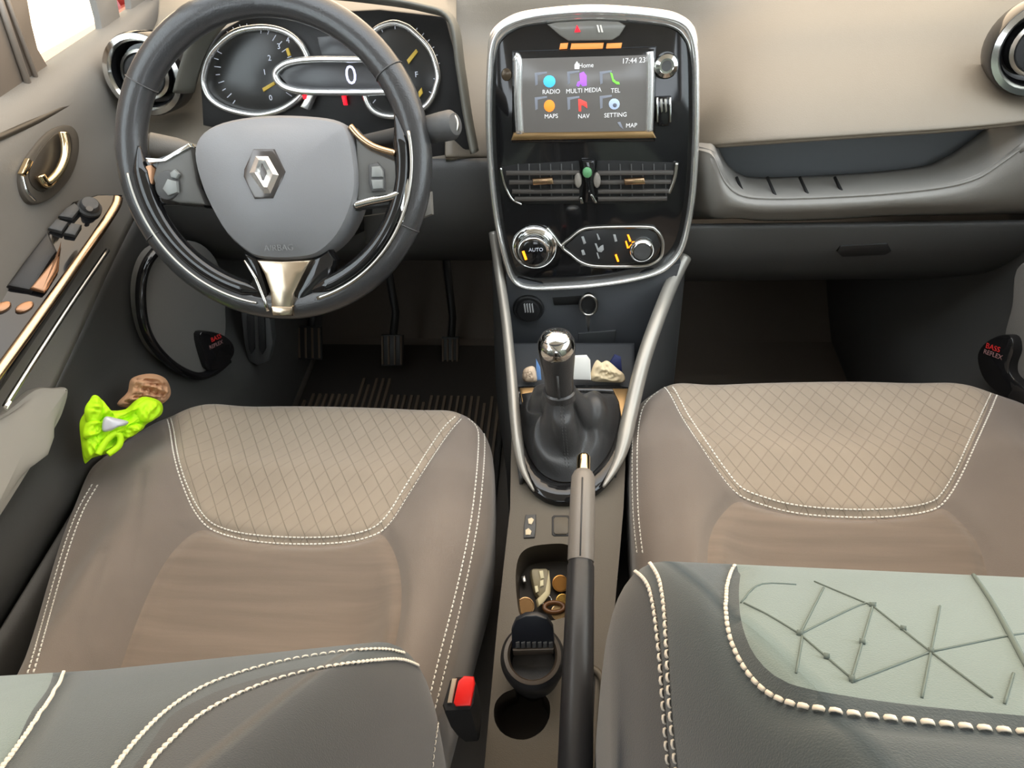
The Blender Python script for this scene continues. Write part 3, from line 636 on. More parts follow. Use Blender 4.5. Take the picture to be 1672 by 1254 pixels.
slab('icon_hole', SP, disc(1004, 172, 3.5, 3.5, 10), .008, .0086, glow('dark', (95, 100, 112), .3), scn, bev=.0002)
slab('home_icon', SP, [(938, 106), (942, 100), (946, 106), (946, 113), (938, 113)], hS[0], hS[1], M_lbl, scn, bev=.0002)
word('screen_title', 'Home', SP, 957, 107, .0075, M_lbl, scn, h=.0076)
word('screen_clock', '17:44 23°', SP, 1037, 99, .0085, M_lbl, scn, h=.0076)
slab('map_arrow', SP, [(1008, 200), (1013, 199), (1018, 211), (1012, 207)], hS[0], hS[1], glow('tile', (122, 126, 136)), scn, bev=.0002)
word('screen_button', 'MAP', SP, 1031, 205, .0075, M_lbl, scn, h=.0076)
def at(pl, px, py, h=0): return pl.pix(px, py, h)
pk = lathe('power_knob', at(SP, 1087, 106), SP.n, [(.0155, 0), (.0155, .006), (.0135, .010), (.009, .0115), (.0085, .0085), (0, .0085)], M_chrome, CS, seg=32)
lathe('knob_face', at(SP, 1087, 106), SP.n, [(.0065, .008), (.006, .0098), (0, .0098)], M_plast, pk, seg=24)
rk = slab('rocker_switch', SP, [(1072, 158), (1096, 157), (1097, 186), (1092, 206), (1076, 207), (1071, 190)], .001, .006, M_gloss, CS, bev=.003)
for x in (1073, 1094): slab('rocker_edge', SP, [(x-2, 159), (x+2, 159), (x+2, 200), (x-1, 200)], .004, .008, M_chrome, rk, bev=.0008)
for x in (1080, 1087): slab('rocker_mark', SP, [(x-2.5, 162), (x+1.5, 161), (x+2.5, 182), (x-.5, 184)], .0055, .008, M_satin, rk, bev=.0005)
slab('stack_button', SP, disc(827, 122, 9, 11), .001, .004, mat('tan reflection on black', (84, 72, 58), .2, .4), CS, bev=.002)  # dark button, coloured with the tan it reflects
# air vents
def airvent(px, x0, x1, tabx, side):
    v = slab('air_vent', SP, px, -.002, .0035, M_void, CS, bev=.001)
    for k, yy in enumerate((284, 299, 314, 326)):
        o = (yy-284)*.42; a, b = (x0+o*.8, x1-2) if side < 0 else (x0+2, x1-o*.6)
        slab('vent_slat', SP, [(a, yy-3.5), (b, yy-4.5), (b, yy+2), (a, yy+3)], .003, .0085, mat('vent slat', (70, 66, 62), .45), v, bev=.0012)
    for k in range(6):
        x = x0+20+k*(x1-x0-34)/5; slab('vent_vane', SP, [(x-1, 268), (x+1, 268), (x+3, 326), (x+1, 326)], .003, .0048, M_plast, v, bev=.0003)
    slab('vent_tab', SP, [(tabx-17, 293), (tabx+16, 291), (tabx+18, 301), (tabx-16, 303)], .007, .014, mat('warm satin strip', (205, 172, 138)), v, bev=.0015)
airvent([(818, 274), (840, 269), (945, 263), (953, 300), (950, 333), (860, 333), (840, 328), (828, 310)], 826, 948, 886, -1)
airvent([(975, 263), (1000, 262), (1106, 266), (1100, 300), (1090, 325), (1070, 333), (976, 333), (968, 300)], 974, 1100, 1036, 1)
band('vent_edge', SP, [(818, 274), (823, 296), (829, 312), (838, 326), (852, 333)], .0018, .003, .005, M_chrome, CS, closed=False)
band('vent_edge', SP, [(1105, 266), (1102, 288), (1097, 303), (1092, 315)], .0026, .003, .005, M_satin, CS, closed=False)
slab('vent_hub', SP, [(950, 262), (972, 262), (970, 300), (975, 332), (955, 332), (956, 300)], .0, .011, M_gloss, CS, bev=.003)
slab('hub_light', SP, disc(959, 283, 8, 9), .010, .015, mat('green lens', (96, 150, 104), .3), CS, bev=.003)
for x in (944, 975): slab('thumbwheel', SP, disc(x, 296, 6, 12), .004, .014, mat('grey rubber', (128, 122, 114), .6), CS, bev=.003)
for q in ([(963, 318), (967, 317), (975, 331), (971, 332)], [(946, 324), (950, 322), (953, 332), (949, 333)]): slab('hub_chrome', SP, q, .010, .0125, M_chrome, CS, bev=.0004)
# climate controls
cd_ = lathe('climate_dial', at(SP, 873, 402), SP.n, [(.034, 0), (.034, .006), (.031, .010), (.0275, .0115), (.0265, .009), (.0245, .010), (.0235, .022), (.0215, .0245), (.0150, .0235), (0, .0235)], M_chrome, CS, seg=48)
lathe('dial_cap', at(SP, 873, 402), SP.n, [(.0185, .0225), (.0185, .0252), (.0165, .0262), (0, .0262)], M_gloss, cd_, seg=36)
word('dial_lettering', 'AUTO', SP, 875, 408, .0075, M_mark, cd_, h=.0268)
slab('dial_lamp', SP, [(852, 411), (856, 410), (861, 424), (857, 425)], .020, .0275, mat('orange lamp', (255, 150, 30), .4, emit=1.6), cd_, bev=.0004)
band('chrome_loop', SP, [(918, 402), (932, 388), (950, 375), (975, 371), (1055, 370), (1072, 376), (1081, 390), (1082, 405), (1078, 420), (1062, 431), (1040, 434), (975, 434), (950, 428), (932, 415)], .0024, .004, .003, M_satin, CS)
band('chrome_loop', SP, [(893, 372), (904, 385), (914, 399), (920, 403)], .0026, .004, .003, M_satin, CS, closed=False)
slab('climate_panel', SP, [(924, 402), (950, 378), (975, 374), (1055, 373), (1072, 382), (1079, 402), (1060, 428), (975, 431), (950, 425)], .001, .0035, mat('climate grey', (44, 44, 45), .3), CS, bev=.001)
fk = lathe('fan_dial', at(SP, 1047, 404), SP.n, [(.0185, 0), (.0185, .010), (.0165, .016), (.0135, .018), (.0125, .0155), (0, .0155)], M_chrome, CS, seg=40)
lathe('dial_cap', at(SP, 1047, 404), SP.n, [(.0125, .0150), (.0120, .0178), (0, .0178)], M_plast, fk, seg=30)
for q in ([(949, 387), (953, 386), (957, 397), (953, 399)], [(949, 409), (953, 408), (956, 416), (951, 417)], [(1001, 383), (1005, 383), (1008, 394), (1004, 395)], [(974, 382), (976, 382), (980, 391), (977, 392)], [(974, 413), (976, 413), (979, 422), (977, 423)],
          [(971, 398), (974, 398), (977, 406), (981, 402), (985, 400), (986, 408), (982, 412), (976, 411)]):
    slab('button_mark', SP, q, .0035, .0046, mat('button print', (150, 152, 152), .5, emit=.15), CS, bev=.0002)
for q in ([(1024, 384), (1027, 384), (1031, 394), (1028, 395)], [(1021, 395), (1023, 394), (1027, 405), (1024, 406)], [(1004, 417), (1007, 416), (1011, 427), (1008, 428)]):
    slab('button_lamp', SP, q, .0035, .006, mat('orange lamp', (255, 150, 30)), CS, bev=.0002)

# ================================================================== centre console (tunnel)
KS = .12
KP = Pl((0, .46, .325), (0, -KS, 1), (0, 1, KS))
CC = thing('centre_console', (0, .4, 0), 'brown-grey centre console between the seats with cup holders and tray', 'centre console')
def holed(name, pl, outer, holes, depths, m, mi, parent, skirt):
    bm = bmesh.new(); loops = []
    for L in [outer]+holes:
        vs = [bm.verts.new(pl.pix(*p)) for p in L]; es = [bm.edges.new((vs[i], vs[(i+1) % len(vs)])) for i in range(len(vs))]; loops.append((vs, es))
    bmesh.ops.triangle_fill(bm, edges=[e for l in loops for e in l[1]], use_beauty=True)
    V = [tuple(v.co) for v in bm.verts]; bm.verts.index_update(); F = [tuple(v.index for v in f.verts) for f in bm.faces]
    ls = [[v.index for v in l[0]] for l in loops]; bm.free(); mb = MB().add(V, F)
    O_ = ls[0]; n = len(O_); b = len(mb.V); mb.V += [(V[i][0]*1.06, V[i][1], skirt) for i in O_]
    mb.F += [(O_[i], O_[(i+1) % n], b+(i+1) % n, b+i) for i in range(n)]
    top = mb.build(name, m, parent, smooth=False)
    for L, d in zip(ls[1:], depths):
        n = len(L); q = [np.array(V[i]) for i in L]; c = np.mean(q, 0); R0 = q; R1 = [c+(p-c)*.985-pl.n*.004 for p in q]; R2 = [c+(p-c)*.93-pl.n*d for p in q]
        vv = R0+R1+R2; ff = [(r*n+i, r*n+(i+1) % n, (r+1)*n+(i+1) % n, (r+1)*n+i) for r in range(2) for i in range(n)]+[tuple(range(2*n, 3*n))]
        w = mesh('holder_well', vv, ff, mi, parent); smooth_by_angle(w, 50)
    return top
outer = [(1020, 690), (1021, 760), (1018, 830), (1012, 900), (1003, 1000), (993, 1100), (985, 1200), (978, 1330), (780, 1330), (791, 1250), (800, 1150), (812, 1020), (825, 900), (833, 830), (834, 760), (836, 690)]
bin_ = [np.array(p) for p in crv([(845, 985), (842, 940), (848, 908), (866, 893), (900, 888), (924, 889), (934, 899), (934, 950), (931, 998), (915, 1010), (878, 1015), (852, 1008)], 4, True)]
cup = [np.array(p) for p in crv([(842, 1112), (868, 1122), (890, 1112), (886, 1128), (897, 1146), (897, 1172), (882, 1196), (854, 1208), (824, 1200), (808, 1178), (808, 1150), (822, 1132), (840, 1124)], 3, True)]
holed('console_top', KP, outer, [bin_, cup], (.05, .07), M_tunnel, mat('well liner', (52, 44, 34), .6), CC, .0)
def rrect(x0, y0, x1, y1, r=3): return [(x0+r, y0), (x1-r, y0), (x1, y0+r), (x1, y1-r), (x1-r, y1), (x0+r, y1), (x0, y1-r), (x0, y0+r)]
sw = slab('lock_switch', KP, [(858, 840), (875, 839), (875, 860), (873, 877), (855, 878), (855, 860)], -.004, .003, M_plast, CC, bev=.0015)
for q in ([(862, 847), (868, 845), (872, 848), (868, 856), (863, 855)], [(858, 865), (863, 862), (868, 867), (866, 873), (858, 873)]): slab('switch_mark', KP, q, .003, .0045, mat('cream print', (206, 190, 160), .5), sw, bev=.0004)
slab('blank_frame', KP, rrect(901, 841, 931, 875), -.004, .0012, M_plastd, CC, bev=.0008)
slab('blank_switch', KP, rrect(904, 844, 928, 872), -.003, .0028, M_tunnel, CC, bev=.001)
slab('lever_slot_inlay', KP, [(950, 1095), (966, 1092), (972, 1110), (968, 1200), (964, 1300), (938, 1300), (944, 1200)], -.002, .0015, M_void, CC, bev=.0005)  # black slab laid on top to stand for the slot's dark hollow
band('slot_edge', KP, [(962, 1088), (978, 1100), (985, 1122), (982, 1180), (976, 1300)], .004, .004, .003, M_tunnel, CC, closed=False)
# forward part: tray, lower stack and silver rails
LP = Pl(ony(960, 530, .782), (0, -1, .10))
slab('lower_fascia', LP, [(826, 452), (900, 468), (1000, 462), (1112, 430), (1085, 520), (1055, 580), (1040, 640), (840, 640), (832, 560)], -.05, 0, mat('slate plastic', (74, 76, 80), .5, bump=.15, bscale=900), CC, bev=.002)
net('tray_floor', [[onz(x, y, .355) for x in (836, 880, 930, 980, 1036)] for y in (560, 590, 625, 660)], mat('tray slate', (58, 60, 63), .5), CC)
slab('card_slot', LP, [(902, 487), (950, 484), (962, 490), (958, 497), (905, 499)], -.002, .002, M_void, CC, bev=.001)
slab('card_flap', LP, [(944, 545), (1006, 540), (1004, 580), (945, 582)], -.002, .0025, mat('flap slate', (66, 68, 70), .5), CC, bev=.002)
bt = lathe('seat_heat_button', at(LP, 863, 503), LP.n, [(.0245, -.002), (.0245, .003), (.0225, .006), (.018, .005), (.017, .009), (.0, .0095)], M_plastd, CC, seg=36)
for i in range(4): slab('button_mark', LP, [(855+i*4.2, 497), (857+i*4.2, 496), (859+i*4.2, 510), (857+i*4.2, 511)], .009, .0105, mat('button print', (150, 152, 152)), bt, bev=.0002)
def rail(pts, name):
    P = crv([onz(x, y, z) for x, y, z in pts], 8)
    return tube(name, P, .0075 if pts[0][0] < 900 else .0105, M_rail, CC, rb=.012, nrm=(0, -.3, 1), seg=12, taper=[min(1, .15+(len(P)-1-i)/14) for i in range(len(P))])
rail([(806, 380, .49), (816, 450, .445), (826, 520, .42), (834, 600, .395), (842, 690, .37), (852, 760, .352), (872, 802, .345)], 'console_rail')
rail([(1118, 420, .46), (1098, 460, .44), (1074, 520, .425), (1050, 590, .40), (1030, 670, .37), (1012, 745, .352), (985, 795, .345)], 'console_rail')
for s, pts in ((-1, [(806, 380, .49), (816, 450, .445), (830, 560, .41), (840, 680, .37), (850, 780, .345)]), (1, [(1118, 420, .46), (1098, 460, .44), (1062, 560, .41), (1030, 670, .37), (1005, 770, .345)])):
    T = [onz(*p) for p in pts]; net('console_side', [T, [p+np.array((s*.006, 0, -.05)) for p in T], [np.array((p[0]+s*.02, p[1], .15)) for p in T], [np.array((p[0]+s*.02, p[1], -.01)) for p in T]], M_plast, CC)
# boot surround
gate = [(846, 630), (1024, 630), (1030, 650), (1030, 690), (1018, 745), (990, 790), (950, 815), (910, 820), (874, 804), (850, 766), (838, 700), (839, 645)]
gi = [(858, 642), (1008, 642), (1012, 660), (1008, 700), (992, 742), (962, 775), (925, 787), (890, 777), (866, 748), (851, 700), (850, 655)]
def ringslab(name, pl, o, i, h0, h1, m, parent):
    n = 48; o = resample(crv([pl.uv(*p, h1) for p in o], 4, True)+[pl.uv(*o[0], h1)], .002); i = resample(crv([pl.uv(*p, h1) for p in i], 4, True)+[pl.uv(*i[0], h1)], .002)
    def ang(P, k):
        c = np.mean(i, 0); a = np.arctan2(P[:, 1]-c[1], P[:, 0]-c[0]); out = []
        for t in np.linspace(-math.pi, math.pi, k, endpoint=False): out.append(P[np.argmin(np.abs((a-t+math.pi) % (2*math.pi)-math.pi))])
        return out
    A, B = ang(o, n), ang(i, n); R = [([p for p in A], h0), (A, h1-.003), ([a+(b-a)*.08 for a, b in zip(A, B)], h1), ([a+(b-a)*.85 for a, b in zip(A, B)], h1), (B, h1-.003), (B, h0)]
    V = []; F = []
    for P, h in R: V += [pl.at(*p, h) for p in P]
    for r in range(5): F += [(r*n+k, r*n+(k+1) % n, (r+1)*n+(k+1) % n, (r+1)*n+k) for k in range(n)]
    return mesh(name, V, F, m, parent)
ringslab('boot_surround', KP, gate, gi, 0, .012, M_gloss, CC)
for q in ([(848, 633), (882, 632), (866, 645), (853, 660)], [(1000, 634), (1026, 634), (1026, 680), (1016, 690), (1010, 655)]): slab('surround_reflection', KP, q, .008, .0135, mat('tan reflection tint', (150, 122, 84)), CC, bev=.001)  # tan slabs added for the reflections in the gloss surround's upper corners

# ================================================================== gear lever
g1 = onz(914, 640, .435); g0 = onz(908, 556, .515); gx = (g0-g1); gl = np.linalg.norm(gx); gx = gx/gl
GL = thing('gear_lever', g1, 'manual gear lever with chrome-capped knob rising from its black leather boot', 'gear lever')
kn = lathe('gear_knob', g1, gx, [(.0175, -.02), (.018, 0), (.0185, gl*.3), (.0215, gl*.65), (.0232, gl*.85), (.0225, gl*.97), (.018, gl*1.08), (0, gl*1.12)], M_leather, GL, seg=40)
cp = g0 - np.array((0, .010, 0))
capax = gx*.8+np.array((0, -.55, .1)); capax /= np.linalg.norm(capax)
kc = g1+gx*gl*.86
lathe('knob_cap', kc, capax, [(.0222, -.004), (.0226, .004), (.0212, .012), (.0165, .0195), (.009, .0235), (0, .0245)], M_chrome, GL, seg=40)
band('knob_gate_mark', Pl(kc+capax*.0252, capax), [(903, 566), (910, 574), (916, 582)], .0006, .0006, 0, M_plast, kn, closed=False, curve=3)
tube('knob_seam', [g1+gx*gl*t+np.array((0, -r_-.0004, 0)) for t, r_ in ((0, .018), (.3, .0185), (.55, .0205))], .0016, M_plast, kn, seg=6)
# boot: rings from the collar to the surround, with folds
bp = [np.array(KP.pix(*p, .008)) for p in crv([(x, y) for x, y in gi], 6, True)]
cb = np.mean(bp, 0); nb = 84
bp = np.array(resample(list(bp)+[bp[0]], .001)); ab = np.arctan2(bp[:, 1]-cb[1], bp[:, 0]-cb[0])
V = []; F = []; NR = 26
col = g1+gx*.002
for r in range(NR):
    t = r/(NR-1)
    for k in range(nb):
        a = -math.pi+2*math.pi*k/nb; o_ = bp[np.argmin(np.abs((ab-a+math.pi) % (2*math.pi)-math.pi))]
        q = col+np.array((math.cos(a)*.0195, math.sin(a)*.0195, 0))
        w = t**2.3*.82+.18*t; zz = (1-t)**1.05
        p = q*(1-w)+o_*w; p[2] = o_[2]+(q[2]-o_[2])*zz
        f = math.sin(math.pi*t)
        fold = .017*abs(math.sin(a*1.5+.6+t*1.2))*f+.008*abs(math.sin(a*2.5+2-t*2.0))*f-.006+.006*(1-f)
        dr = p-cb; dr[2] = 0; dr /= np.linalg.norm(dr)+1e-9; p = p+dr*fold; p[2] += .009*math.sin(t*10+math.sin(a*2+.8)*2)*f+.004*f*math.sin(a*4)
        V.append(p)
for r in range(NR-1): F += [(r*nb+k, r*nb+(k+1) % nb, (r+1)*nb+(k+1) % nb, (r+1)*nb+k) for k in range(nb)]
gb_ = mesh('gear_boot', V, F, mat('boot leather', (62, 62, 63), .38, bump=.25, bscale=600), GL)
ct = caster(V, F)
for dx in (0, 5):
    T = trace(ct, [(914+dx, 652), (917+dx, 690), (921+dx, 730), (924+dx, 765)], off=.0004)
    if len(T): stitch(T, .005, .0006, gb_, 'boot_seam', m=M_plast)
lathe('boot_collar', g1-gx*.002, gx, [(.0185, -.008), (.0212, -.005), (.0212, .005), (.0185, .007)], M_leather, GL, seg=36, ring=True)

# ================================================================== handbrake
h0, h1 = onz(953, 748, .447), onz(938, 1300, .385)
hd = (h1-h0); hl = np.linalg.norm(hd); hd /= hl
HB = thing('handbrake', h1, 'handbrake lever with grey grip and chrome release button beside the cup holder', 'handbrake')
lathe('release_button', h0, hd, [(0, -.004), (.006, -.004), (.0078, -.001), (.0080, .022), (.0085, .026)], mat('warm chrome', (240, 214, 170)), HB, seg=24)
lathe('brake_grip', h0, hd, [(.0085, .016), (.0105, .018), (.0132, .024), (.0138, .05), (.0140, .118), (.0135, .120)], mat('grip grey', (126, 120, 114), .38, bump=.1, bscale=500), HB, seg=28)
lathe('brake_lever', h0, hd, [(.0130, .119), (.0128, .122), (.0140, .125), (.0148, .2), (.0158, .30), (.016, hl)], mat('lever black', (40, 41, 44), .36), HB, seg=28)
tube('grip_seam', [h0+hd*t+np.array((-.001, -.003, .0135)) for t in (.03, .07, .118)], .0009, M_plast, HB, seg=6)

# ================================================================== seats
def smooth(a, b, x): t = np.clip((x-a)/(b-a), 0, 1); return t*t*(3-2*t)
def cushion(outline, h, r, skirt=.16, nang=260, nr=54):
    O_ = resample(np.array(list(crv(outline, 8, True))+[np.array(outline[0], float)]), .002); c = (O_.max(0)+O_.min(0))/2
    s = np.r_[0, np.cumsum(np.linalg.norm(np.diff(O_, axis=0), axis=1))]; q = np.linspace(0, s[-1], nang, endpoint=False)
    B = np.stack([np.interp(q, s, O_[:, k]) for k in (0, 1)], 1)
    rho = 1-(1-np.linspace(0.015, 1, nr))**1.5; P = np.concatenate([c+(B-c)*k for k in rho])
    L = np.vstack([B, B[:1]]); d = dist_poly(P, L); dd = np.clip(r-d, 0, r); drop = r-np.sqrt(np.maximum(r*r-dd*dd, 0))
    z = h(P[:, 0], P[:, 1])-drop
    V = np.c_[P, z]; last = V[-nang:]
    for dz, k in ((.02, 1.0), (.06, .995), (skirt*.7, .985), (skirt, .97)): V = np.vstack([V, np.c_[c+(last[:, :2]-c)*k, last[:, 2]-dz]])
    R = nr+4
    F = [(i*nang+k, i*nang+(k+1) % nang, (i+1)*nang+(k+1) % nang, (i+1)*nang+k) for i in range(R-1) for k in range(nang)]
    F += [(0, k, k+1) for k in range(1, nang-1)]
    return V, F
def hfun(xc, hw, yf, yr, z0):
    def h(x, y):
        xi = (x-xc)/hw; t = smooth(yf, yr, y)          # 0 at the front edge, 1 at the rear
        z = z0+.012*(1-smooth(0, .25, t))-.016*smooth(.35, .75, t)*(1-smooth(.45, .72, np.abs(xi)))
        z = z+(.012+.03*t)*np.exp(-((np.abs(xi)-.80)/.17)**2)
        z = z-.018*smooth(.0, .12, .12-t)
        return z
    return h
def pxy(pts, z): return [onz(x, y, z)[:2] for x, y in pts]
SHL = [(280, 676), (330, 664), (450, 657), (600, 659), (690, 664), (745, 674), (780, 690), (799, 718), (805, 760), (803, 830), (796, 885), (783, 935), (760, 1020), (742, 1095), (715, 1200), (690, 1300), (400, 1330), (60, 1300), (30, 1180), (38, 1095), (58, 1010), (82, 925), (108, 850), (140, 785), (190, 728), (240, 692)]
SHR = [(1060, 644), (1095, 630), (1150, 624), (1250, 619), (1400, 617), (1500, 622), (1600, 637), (1672, 655), (1735, 690), (1785, 760), (1820, 850), (1850, 950), (1880, 1060), (1900, 1180), (1450, 1230), (1120, 1190), (1070, 1090), (1048, 990), (1038, 905), (1031, 800), (1028, 710), (1036, 664)]
SEATS = {}
def regional(V, F, polys):
    C = np.array([np.mean([V[i] for i in f], 0) for f in F]); p = proj(C); r = np.zeros(len(F), int)
    for k, poly in polys: r[pip(p, poly)] = k
    return r
def groove(V, F, lines, w, depth):
    """press the sewn seams into the padding"""
    for L in lines:
        if len(L): d = dist_poly(V, L[:, :3]); V[:, 2] -= depth*np.exp(-(d/w)**2)
    return V
def snap(V, lines, tol):
    for L in lines:
        if not len(L): continue
        P = L[:, :3]; D_ = dist_poly(V, P)
        for i in np.where(D_ < tol)[0]:
            a = P[:-1]; b = P[1:]; ab = b-a; t = np.clip(((V[i]-a)*ab).sum(1)/((ab*ab).sum(1)+1e-12), 0, 1); q = a+t[:, None]*ab
            V[i] = q[np.argmin(np.linalg.norm(q-V[i], axis=1))]
    return V
def make_cushion(seat, outl, xc, hw, yf, yr, z0, ins, pad, seams, wrinkles=()):
    h = hfun(xc, hw, yf, yr, z0); V, F = cushion(pxy(outl, z0-.018), h, .034)
    ct = caster(V, F); ins_c = [tuple(p) for p in crv(ins, 6)]; pad_c = [tuple(p) for p in crv(pad, 6)]
    Lins = trace(ct, ins, step=.003); Lpad = trace(ct, pad, step=.003)
    pi = ins_c+[(ins_c[-1][0], ins_c[-1][1]-60), (ins_c[0][0], ins_c[0][1]-60)]
    V, F, reg = cut(V, F, [(2, pad_c+[(pad_c[-1][0], 1400), (pad_c[0][0], 1400)]), (1, pi)])
    V = groove(V, F, [Lins], .0055, .0045); V = groove(V, F, [Lpad], .009, .007); V = groove(V, F, [trace(ct, w_, step=.004) for w_ in wrinkles], .006, .0028)
    uvs = V[:, :2]
    parts = split({0: ('seat_cushion', M_bolster), 1: ('thigh_panel', M_insert), 2: ('seat_pad', M_pad)}, V, F, seat, reg, uvs)
    ct = caster(V, F)
    for sm, pitch, dbl in seams:
        T = trace(ct, sm, step=.002, off=.0007)
        if len(T) > 2: stitch(T, pitch, .0011, seat, 'seam_stitching')
    return ct
SL = thing('car_chair', (-.34, .3, .0), 'driver seat in brown-grey cloth with cream double stitching, facing the steering wheel', 'seat', 'front seats')
insL = [(270, 672), (279, 700), (287, 745), (300, 790), (322, 836), (350, 862), (400, 877), (470, 884), (545, 883), (600, 873), (632, 853), (665, 803), (700, 748), (730, 704), (752, 676)]
padL = [(160, 1160), (192, 1085), (215, 1020), (245, 950), (275, 900), (312, 866), (345, 861), (400, 877), (470, 884), (545, 883), (600, 873), (620, 866), (642, 898), (653, 945), (652, 1000), (641, 1060), (620, 1160)]
smL = [([(270, 676), (277, 700), (284, 745), (297, 790), (319, 838), (348, 866), (400, 881), (470, 888), (545, 887), (602, 877), (636, 856), (669, 806), (704, 751), (734, 707), (754, 684)], .0052, 0),
       ([(277, 676), (284, 702), (291, 745), (304, 788), (326, 832), (352, 857), (400, 871), (470, 877), (545, 876), (598, 866), (628, 846), (660, 797), (694, 743), (724, 699), (744, 680)], .0052, 0),
       ([(764, 684), (777, 696), (781, 716), (778, 770), (770, 840), (757, 910), (738, 990), (716, 1075), (698, 1150)], .0056, 0),
       ([(774, 684), (787, 700), (791, 722), (788, 780), (780, 850), (767, 920), (749, 1000), (728, 1085), (706, 1170)], .0056, 0),
       ([(160, 792), (137, 832), (116, 887), (98, 947), (80, 1012), (63, 1072), (48, 1120)], .0056, 0),
       ([(151, 791), (128, 832), (107, 887), (89, 947), (71, 1012), (54, 1072), (39, 1120)], .0056, 0)]
ctL = make_cushion(SL, SHL, -.342, .235, .57, .14, .362, insL, padL, smL, [[(232, 770), (220, 850), (200, 950), (172, 1040)], [(168, 900), (140, 980), (112, 1040), (100, 1090)], [(120, 1010), (130, 1060), (150, 1100)], [(290, 860), (250, 900), (215, 960)]])
SR = thing('car_chair', (.35, .3, .0), 'passenger seat in paler cloth right of the handbrake, quilted thigh panel', 'seat', 'front seats')
insR = [(1088, 628), (1098, 642), (1118, 680), (1150, 728), (1180, 772), (1206, 802), (1240, 818), (1290, 831), (1350, 838), (1420, 840), (1480, 836), (1520, 828), (1540, 815), (1562, 780), (1590, 720), (1612, 670), (1624, 640)]
padR = [(1155, 1000), (1157, 905), (1162, 868), (1178, 838), (1206, 814), (1240, 822), (1290, 833), (1350, 839), (1420, 841), (1480, 837), (1520, 829), (1545, 825), (1580, 855), (1604, 890), (1618, 940), (1630, 1020)]
smR = [([(1084, 632), (1094, 645), (1114, 683), (1146, 732), (1176, 776), (1203, 806), (1239, 822), (1290, 836), (1350, 843), (1420, 845), (1480, 841), (1522, 833), (1544, 818), (1567, 782), (1595, 722), (1617, 672), (1628, 645)], .0052, 0),
       ([(1098, 632), (1105, 642), (1124, 678), (1155, 724), (1185, 767), (1210, 796), (1242, 810), (1290, 823), (1350, 830), (1420, 832), (1480, 828), (1517, 820), (1534, 809), (1556, 775), (1583, 717), (1606, 667), (1618, 642)], .0052, 0),
       ([(1075, 640), (1060, 652), (1048, 672), (1042, 710), (1041, 770), (1043, 840), (1050, 905)], .0056, 0),
       ([(1068, 640), (1050, 650), (1040, 668), (1034, 710), (1033, 775), (1035, 845), (1041, 905)], .0056, 0)]
ctR = make_cushion(SR, SHR, .352, .25, .63, .16, .362, insR, padR, smR)


def backrest(prof, xc, W, dip, RC, sh):
    """loft of the back along its side profile (y, z); the cross-section has bolsters and rounded flanks"""
    C = np.array(crv([np.array(p, float) for p in prof], 12)); C = resample(C, .008); n = len(C); V = []
    T = np.gradient(C, axis=0); T /= np.linalg.norm(T, axis=1)[:, None]; N = np.stack([T[:, 1], -T[:, 0]], 1)   # forward-up normal
    qs = []
    for s in (-1,):
        qs += [(-1.0, -.14), (-1.0, -.10), (-1.0, -.07)]
    for a in np.linspace(180, 90, 10): qs.append((-1+RC*(1+math.cos(math.radians(a))), -.035+.055*math.sin(math.radians(a))))
    for x in np.linspace(-1+RC, 1-RC, 81): qs.append((x, .020-dip(max(0, 1-abs(x)/.86))))
    for a in np.linspace(90, 0, 10): qs.append((1-RC*(1-math.cos(math.radians(a))), -.035+.055*math.sin(math.radians(a))))
    qs += [(1.0, -.07), (1.0, -.10), (1.0, -.14)]
    for i in range(n):
        w = W(i/(n-1))
        for x, d in qs: V.append((xc+x*w, C[i][0]+N[i][0]*d+sh*min(0, xc+x*w+.10), C[i][1]+N[i][1]*d))
    m = len(qs); F = [(i*m+j, i*m+j+1, (i+1)*m+j+1, (i+1)*m+j) for i in range(n-1) for j in range(m-1)]
    F += [(i*m+m-1, i*m, (i+1)*m, (i+1)*m+m-1) for i in range(n-1)]
    return np.array(V), F, n, m
def make_back(seat, prof, xc, W, regs, seams, singles, lines, mats, dip, RC, sh=0):
    V, F, n, m = backrest(prof, xc, W, dip, RC, sh); ct = caster(V, F); vis = []
    L0 = [trace(ct, s[0], step=.003) for s in singles]
    V, F, reg = cut(V, F, [(k, [tuple(q) for q in crv(p, 6, True)]) for k, p in regs])
    for L in L0:
        if len(L): d = dist_poly(V, L[:, :3]); nn = L[:, 3:].mean(0); V -= (.004*np.exp(-(d/.006)**2))[:, None]*nn
    parts = split(mats, V, F, seat, reg); root = parts.get(0) or list(parts.values())[0]
    ct = caster(V, F)
    for sm, pitch, r in seams:
        T = trace(ct, sm, step=.002, off=r*1.0)
        if len(T) > 2: stitch(T, pitch, r, seat, 'seam_stitching')
    for sm, pitch, r in singles:
        T = trace(ct, sm, step=.002, off=r*1.0)
        if len(T) > 2: stitch(T, pitch, r, root, single=True)
    for ln in lines:
        T = trace(ct, ln[0], n=8, step=.006, off=.0002)
        if len(T) > 1: tube('embossed_line', T[:, :3], ln[1], M_emboss, seat, seg=6)
    return ct
bm_ = {0: ('backrest', M_backcl), 1: ('backrest_insert', M_backin), 2: ('backrest_flank', mat('flank cloth', (56, 62, 69), .9, sheen=.3, spec=.2, bump=.3, bscale=1200))}
profL = [(a-.010, b-.014) for a, b in [(.16, .30), (.185, .40), (.198, .48), (.192, .545), (.160, .615), (.115, .685), (.068, .75), (.02, .815), (-.03, .88), (-.09, .94), (-.15, .96)]]
